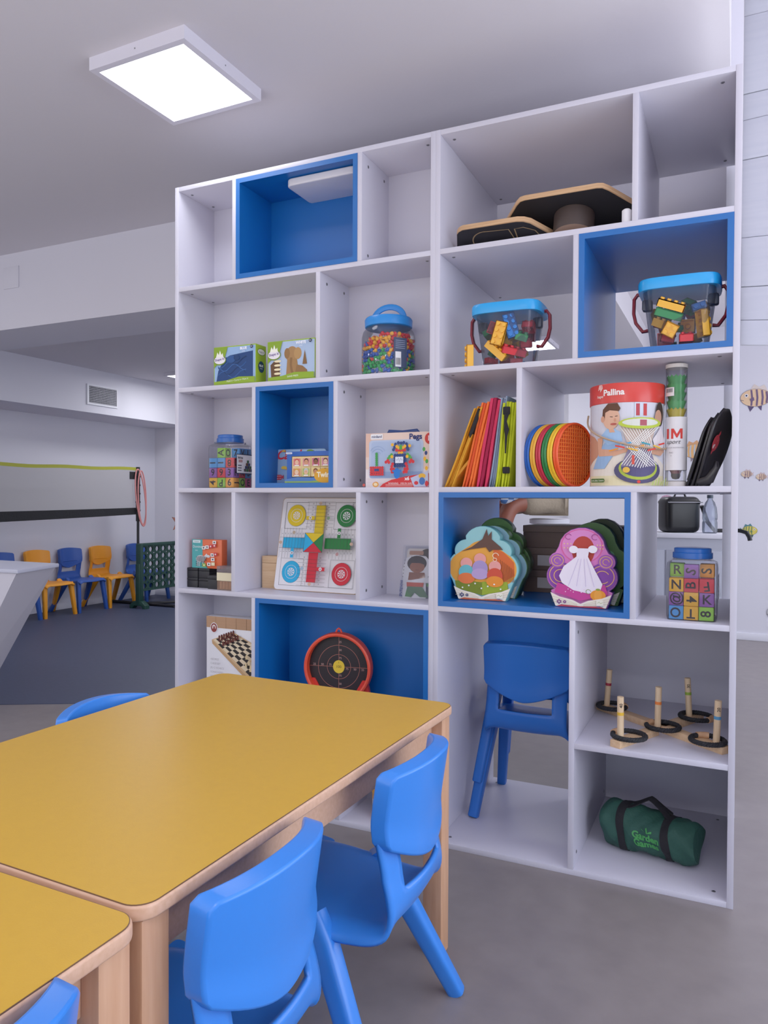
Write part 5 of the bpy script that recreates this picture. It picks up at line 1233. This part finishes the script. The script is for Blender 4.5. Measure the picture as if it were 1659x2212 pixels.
for k, l in enumerate(('lowest', 'middle', 'topmost')):
    t = thing('storage_box', 'flat brown cardboard box at the back of the blue cubby, %s of three' % l, 'box', (1.20, .36, zb + k * .0755), 0, 'brown boxes in the blue cubby')
    BRN = mat('#6b5750', .7); m = MB(); m.box(0, 0, 0, .365, .2, .052, BRN, .001); m.build('base', t); m = MB(); m.box(-.001, -.001, .0525, .366, .201, .0745, mat('#75615a', .7), .001); m.build('lid', t)
    if k < 2:
        m = MB(); a = Art(m, front(-.0012)); a.rect(.05, .015, .15, .05, '#b9b3b6'); a.text('puzzles', .10, .034, .008, '#55505a'); m.build('paper_label', t)

# ------------------------------------------------------------------ right block jar
jx2, jy2 = 1.748, .098
block_jar('clear jar of letter blocks standing alone in the white cubby at the right', (jx2, jy2, b4), .130, .164)
fill(jx2, jy2, b4, .0372, [
    [(0, 0, BL, 'O', '', Q, 0), (1, 0, YL, 'T', '', PI, 0), (2, 0, GN, '8', 'W', Q, Q), (2, 1, BL, '', 'M', 0, 0), (2, 2, RD, '', 'X', 0, 0), (0, 1, RD, '', '', 0, 0)],
    [(0, 0, PU, '@', '', Q, 0), (1, 0, YL, '4', '', -Q, 0), (2, 0, PU, 'K', 'Q', 0, 0), (2, 1, RD, '', 'Y', 0, 0), (0, 1, GN, '', '', 0, 0)],
    [(0, 0, YL, 'N', '', 0, 0), (1, 0, RD, 'B', '', Q, 0), (2, 0, RD, 'F', 'C', Q * 2.1, 0), (2, 1, BL, '', 'G', 0, 0), (1, 1, PU, '', '', 0, 0)],
    [(0, 1, GN, 'R', '', 0, 0), (1, 0, PU, 'S', '3', Q * .8, Q), (2, 1, OR, 'S', '1', Q, 0)]], 'letter blocks in the right jar', 'right block jar')

# ------------------------------------------------------------------ ring toss
t = thing('ring_toss', 'wooden ring toss cross with five numbered pegs', 'game', (0, 0, b5))
def plank(p, q, z0, name):
    p, q = Vector(p), Vector(q); L_ = (q - p).length; an = math.atan2((q - p).y, (q - p).x); m = MB(); m.M = Matrix.Translation((p.x, p.y, z0)) @ Matrix.Rotation(an, 4, 'Z'); m.box(0, -.016, 0, L_, .016, .020, PINE, .001); m.build(name, t)
PINE2 = PINE
plank((1.447, .405), (1.838, .090), 0, 'plank')
c0, c1 = Vector((1.556, .012)), Vector((1.757, .418)); cc = Vector((1.651, .208)); d = (c1 - c0).normalized()
plank(c0, cc - d * .0175, 0, 'plank'); plank(cc + d * .0175, c1, 0, 'plank')
for (x, y), (tx, ty), h, s in (((1.567, .041), (1.566, .041), '#e8b62c', '40'), ((1.651, .208), (1.653, .208), '#ea7a2c', ''), ((1.813, .118), (1.817, .118), '#4b8fb8', '20'), ((1.478, .380), (1.486, .380), '#a8283a', ''), ((1.730, .368), (1.724, .368), '#8fae34', '30')):
    m = MB(); p0, p1 = Vector((x, y, .02)), Vector((tx, ty, .138)); m.cyl(p0, p1, .0092, mat('#e8cda6', .5, 'wood', h2='#d8b488', sc=(80, 80, 4)), 18); o = m.build('peg', t)
    m = MB(); m.cyl(p0.lerp(p1, .56), p0.lerp(p1, .635), .0095, mat(h, .5), 18)
    if s:
        a = Art(m, lambda u, v, d_: p0.lerp(p1, .8) + Vector((.0094 * math.sin(u / .0094 + .35), -.0094 * math.cos(u / .0094 + .35), v)) + Vector((0, -d_, 0)), du=.002); a.text(s, 0, 0, .0125, '#22201f', rot=Q, bold=.0002)
    m.build('painted_band', o)
ROPEB = mat('#15161a', .7, 'fabric')
def rope_ring(label, loc, r, tilt, jan, rz=0):
    tt = thing('rope_ring', label, 'ring', loc, rot=tilt, group='black rope rings')
    m = MB(); n = 96
    for ph in (0, 2.09, 4.19):
        m.tube([((r + .0032 * math.cos(i / n * 2 * PI * 14 + ph)) * math.cos(2 * PI * i / n), (r + .0032 * math.cos(i / n * 2 * PI * 14 + ph)) * math.sin(2 * PI * i / n), .0062 + .0032 * math.sin(i / n * 2 * PI * 14 + ph)) for i in range(n)], .0044, ROPEB, 7, closed=True)
    m.build('rope', tt)
    m = MB(); m.tube([(r * math.cos(jan + k * .13), r * math.sin(jan + k * .13), .0066) for k in range(-3, 4)], .0092, mat('#d3a67e', .6, 'wood', h2='#bf8e66', sc=(30, 30, 30)), 14); m.build('wooden_sleeve', tt)
zt = b5 + .0205
rope_ring('black rope ring around the front left peg marked 40', (1.588, .057, zt), .0445, (0, 0, 0), 2.6)
rope_ring('black rope ring around the middle peg with an orange band', (1.667, .193, zt), .0455, (0, 0, 0), 2.75)
rope_ring('black rope ring around the right peg marked 20', (1.791, .110, zt), .0440, (0, 0, 0), 1.9)
rope_ring('black rope ring around the back left peg with a red band', (1.498, .352, zt), .0425, (0, 0, 0), .5)
rope_ring('black rope ring around the back peg with a green band', (1.751, .345, zt), .046, (0, 0, 0), -.35)

# ------------------------------------------------------------------ green duffel bag
t = thing('duffel_bag', 'small dark green duffel bag with black straps on the bottom shelf', 'bag', (1.638, .205, T), math.radians(-11.5))
GB = mat('#2a5145', .7, 'fabric', .3); r7 = random.Random(4)
def bagp(u, v):
    x = -.135 + .27 * u; an = 2 * PI * v - PI / 2; e_ = min(u, 1 - u) * .27; k = .86 + .14 * min(1, e_ / .022) ** .5 if e_ < .022 else 1
    w = 1 + .045 * math.sin(9 * u + 3 * an) + .035 * math.sin(21 * u - 4 * an) + .025 * math.sin(35 * u + 5 * an) + .05 * math.exp(-((u - .5) / .05) ** 2) * max(0, math.sin(an)) - .05 * math.exp(-((u - .9) / .04) ** 2) + .05 * math.sin(3 * u * PI) * max(0, math.sin(an))
    ry, rz_ = .070 * k * w, (.069 - .012 * u) * k * w
    z = .069 - .008 * u + rz_ * math.sin(an); y = ry * math.cos(an)
    return (x + .006 * math.sin(an * 2), y, max(z, .0012) if math.sin(an) < 0 else z)
m = MB(); m.grid(bagp, 56, 48, GB)
for u in (0, 1):
    ring_ = [bagp(u, i / 24) for i in range(24)]; cx = (-.140 if u == 0 else .142)
    m.add(ring_ + [(cx, 0, .066)], [[i, (i + 1) % 24, 24] for i in range(24)], GB)
o = m.build('bag_body', t, ang=75); recalc(o)
m = MB()
def strap(u0, w):
    out = []
    def f(a_, b_):
        p = Vector(bagp(u0 + (b_ - .5) * w, .03 + .47 * 2 * a_ * 1.0 if False else (a_ * .98 + .01))); c_ = Vector((p.x, 0, .066)); n_ = (p - c_); n_.x = 0; n_.normalize(); q_ = p + n_ * .0022; q_.z = max(q_.z, .0006); return tuple(q_)
    m.grid(f, 40, 3, BS)
strap(.235, .085); strap(.715, .085); m.build('web_strap', t)
m = MB()
def hnd(y, lean): 
    P_ = spline([(-.07, y, .128), (-.045, y * .9 + lean * .5, .139), (-.012, y * .6 + lean, .160), (.0, y * .6 + lean, .162), (.03, y * .7 + lean * .8, .142), (.055, y, .124)], 5)
    m.tube(P_, [(.0022, .0105)] * len(P_), BS, 8, sq=.5, up=(0, 1, 0) if False else (0, 0, 1))
hnd(.02, .0); hnd(-.02, .012); m.build('handle', t)
m = MB(); 
def bm_(u, v, d_):
    an = -1.02 + v / .069; x = u; p = Vector(bagp((x + .135) / .27, ((-PI / 2 * 0 + (PI + .06 - v / .066)) + PI / 2) / (2 * PI))); c_ = Vector((p.x, 0, .066)); n_ = p - c_; n_.x = 0; n_.normalize(); return p + n_ * (.0012 + d_)
a = Art(m, bm_, du=.006); G2 = mat('#3f9a48', .6)
a.text('Garden', 0.004, .012, .0255, G2, bold=.0009, rot=-.03); a.text('Games', 0.004, -.007, .0255, G2, bold=.0009, rot=-.03)
for s in (-1, 0, 1): a.poly([(.008, .024), (.008 + s * .012 - .003, .031 + (s == 0) * .006), (.008 + s * .016, .034 + (s == 0) * .007), (.008 + s * .012 + .004, .028)], G2)
m.build('lettering', t)
# ================================================================== painted sea creatures on the walls
def decal(name, label, fmap, fn, cat='wall decal'):
    m = MB(); a = Art(m, fmap, step=.0006); fn(a); return solo(name, m, label, cat, group='sea creature wall decals')
YW = 4.2895
def wm(x, z, s, y=YW, flip=1): return plane_map((x, y, z), (s * flip, 0, 0), (0, 0, s), (0, -1, 0))
def fish(body, stripe, line, fins):
    def f(a):
        a.poly([(-.2, .28), (-.05, .52), (.12, .40), (.3, .48), (.42, .2)], fins); a.poly([(-.3, -.2), (-.18, -.52), (-.05, -.34)], line); a.poly([(.05, -.3), (.2, -.5), (.22, -.28)], line)
        a.poly([(.42, .02), (.66, .22), (.60, 0), (.66, -.22)], fins); a.ell(0, 0, .52, .335, line, 36); a.ell(0, 0, .51, .325, body, 36)
        for k, x in enumerate((-.14, .04, .22, .37)):
            h = math.sqrt(max(0, 1 - (x / .51) ** 2)) * .318; a.poly([(x - .035, -h * .96), (x + .03, -h * .97), (x + .055, 0), (x + .025, h * .97), (x - .04, h * .97), (x - .012, 0)], stripe)
        a.ell(-.31, .09, .065, .065, '#f3eef0'); a.ell(-.31, .09, .034, .034, '#2e3550'); a.line([(-.5, -.07), (-.4, -.1)], .016, line); a.poly([(-.2, -.04), (-.06, .02), (-.04, -.1), (-.16, -.14)], stripe)
    return f
F1 = fish('#e6c29a', '#6c5878', '#54486a', '#dccdc4')
decal('fish_decal', 'big painted striped fish on the white wall right of the bookcase', wm(1.985, 1.873, .205), F1)
decal('fish_decal', 'small painted striped fish below the big one, the left of a pair', wm(1.930, 1.287, .075, flip=1), fish('#e2c4a4', '#7c6478', '#6a5a70', '#c8b4b8'))
decal('fish_decal', 'small painted striped fish below the big one, the right of a pair', wm(2.030, 1.265, .07), fish('#e2c4a4', '#8a7078', '#6a5a70', '#c8b4b8'))
decal('fish_decal', 'painted yellow and green fish on the wall beside the bag strap', wm(1.955, .850, .105, flip=-1), fish('#d8c65a', '#5f7f5a', '#3f5a55', '#4f7f86'))
decal('fish_decal', 'painted orange fish on the wall seen between the tube and black fins', wm(1.563, 1.472, .17, flip=-1), fish('#e8b070', '#b8c0c8', '#8a7a80', '#d8a070'))
decal('fish_decal', 'small painted fish in brown and cream seen beside the person sleeve', wm(-.02, .975, .16, y=4.3695), fish('#cfc0a4', '#7a6a4a', '#5f5442', '#b8a888'))
def jelly(a):
    a.poly([(-.5, 0), (-.46, .3), (-.28, .52), (0, .6), (.28, .52), (.46, .3), (.5, 0), (.25, -.06), (0, 0), (-.25, -.06)], '#b0708e'); a.poly([(-.47, .02), (-.43, .29), (-.26, .49), (0, .57), (.26, .49), (.43, .29), (.47, .02), (.25, -.03), (0, .03), (-.25, -.03)], '#dba6c0')
    for x in (-.24, 0, .24): a.line([(x * .6, .52), (x, .25), (x * 1.1, .02)], .02, '#b0708e')
    for k in range(5): a.line([(-.36 + k * .18 + .07 * math.sin(i * 1.1 + k * 1.7), -.04 - i * .17) for i in range(11 - (k % 2) * 2)], .045 if k % 2 else .03, ['#b898ae', '#c9b0c2', '#a78aa6'][k % 3])
decal('jellyfish_decal', 'painted pink jellyfish on the wall behind the black bag', wm(1.350, 1.055, .115), jelly)
def star(a):
    for rr_, h in ((.52, '#8a4a40'), (.47, '#d69078')):
        a.poly([(rr_ * (1 if i % 2 == 0 else .42) * math.sin(PI * i / 5 + .2), rr_ * (1 if i % 2 == 0 else .42) * math.cos(PI * i / 5 + .2)) for i in range(10)], h)
    for i in range(5): a.line([(0, 0), (.34 * math.sin(2 * PI * i / 5 + .2), .34 * math.cos(2 * PI * i / 5 + .2))], .03, '#b86a58')
decal('starfish_decal', 'painted pink starfish on the far wall at the left edge of the bookcase', wm(-3.70, .815, .24, y=4.3695), star)
decal('fish_decal', 'tip of a painted grey fish at the right picture edge low on the wall', wm(2.16, .225, .16), fish('#b8b8bc', '#6a6a70', '#55555c', '#8a8a90'))

# ================================================================== light, world, camera
def area(name, loc, rot, sx, sy, e, col):
    l = bpy.data.lights.new(name, 'AREA'); l.shape = 'RECTANGLE'; l.size = sx; l.size_y = sy; l.energy = e; l.color = col
    o = bpy.data.objects.new(name, l); C.objects.link(o); o.location = loc; o.rotation_euler = rot
    if 'bounce' in name: l.spread = math.radians(112 if 'right' in name else 165)
    return o
COOL = (.80, .855, 1.0)
area('daylight_right', (4.55, -1.05, 1.45), (0, PI / 2, 0), 1.7, 4.2, 80, COOL)
area('daylight_right_far', (4.55, 2.75, 1.45), (0, PI / 2, 0), 1.7, 2.4, 36, COOL)
area('daylight_behind', (-.2, -5.9, 1.45), (PI / 2, 0, 0), 8.6, 1.6, 34, COOL)
area('fill_left', (-6.1, -2.6, 1.5), (0, -PI / 2, 0), 1.6, 5.5, 34, (.92, .92, 1.0))  # added fill for ambient level; the left wall has no window
area('floor_bounce', (.4, -4.1, .12), (PI, 0, 0), 6.5, 2.6, 150, (.90, .915, 1.0))  # added upward lamp behind the camera, imitates light bounced off the floor
area('floor_bounce_right', (3.5, .2, .12), (PI, 0, 0), 1.8, 6.5, 85, (.90, .915, 1.0))  # added upward lamp out of view, stands in for floor bounce at right
for k, (x, y, z_, e_) in enumerate(((-2.84, 3.55, 2.22, 9), (.43, 3.42, 2.22, 7), (-1.7, 2.0, 2.2, 9), (3.2, 2.6, 2.38, 14), (-2.6, -1.2, 2.38, 10), (1.6, -3.6, 2.38, 14), (-1.4, -3.8, 2.38, 12))):  # first two sit under the far room panels, the rest are added fill without fixtures
    area('ceiling_lamp_fill', (x, y, z_), (0, 0, 0), .36, .36, e_, (.95, .95, 1.0))
w = bpy.data.worlds.new('World'); SC.world = w; w.use_nodes = True
bg = w.node_tree.nodes['Background']; sky = w.node_tree.nodes.new('ShaderNodeTexSky'); sky.sky_type = 'NISHITA'; sky.sun_elevation = math.radians(38); sky.sun_rotation = math.radians(200); sky.sun_disc = False
w.node_tree.links.new(sky.outputs['Color'], bg.inputs['Color']); bg.inputs['Strength'].default_value = .12

cd = bpy.data.cameras.new('camera'); cam = bpy.data.objects.new('camera', cd); C.objects.link(cam)
yaw, pitch, roll, f_px = .4388, -.01512, .00464, 1618.3
cd.sensor_fit = 'HORIZONTAL'; cd.sensor_width = 36; cd.lens = f_px / 1659 * 36; cd.clip_start = .05
cp, sp = math.cos(pitch), math.sin(pitch)
f0 = Vector((-math.sin(yaw), math.cos(yaw), 0)); rt = Vector((math.cos(yaw), math.sin(yaw), 0)); up = Vector((0, 0, 1))
fw = cp * f0 + sp * up; u2 = cp * up - sp * f0
r2 = math.cos(roll) * rt + math.sin(roll) * u2; u3 = math.cos(roll) * u2 - math.sin(roll) * rt
M = Matrix((r2, u3, -fw)).transposed().to_4x4(); M.translation = (1.8548, -2.1541, 1.0680); cam.matrix_world = M
SC.camera = cam
SC.view_settings.view_transform = 'Standard'; SC.view_settings.look = 'None'; SC.view_settings.exposure = .03; SC.view_settings.gamma = 1.16
SC.cycles.max_bounces = 5; SC.cycles.diffuse_bounces = 4; SC.cycles.transparent_max_bounces = 14; SC.cycles.glossy_bounces = 2
SC.cycles.use_adaptive_sampling = True; SC.cycles.adaptive_threshold = .07
SC.cycles.caustics_reflective = False; SC.cycles.caustics_refractive = False; SC.cycles.sample_clamp_indirect = 6
try: SC.cycles.use_denoising = True
except Exception: pass
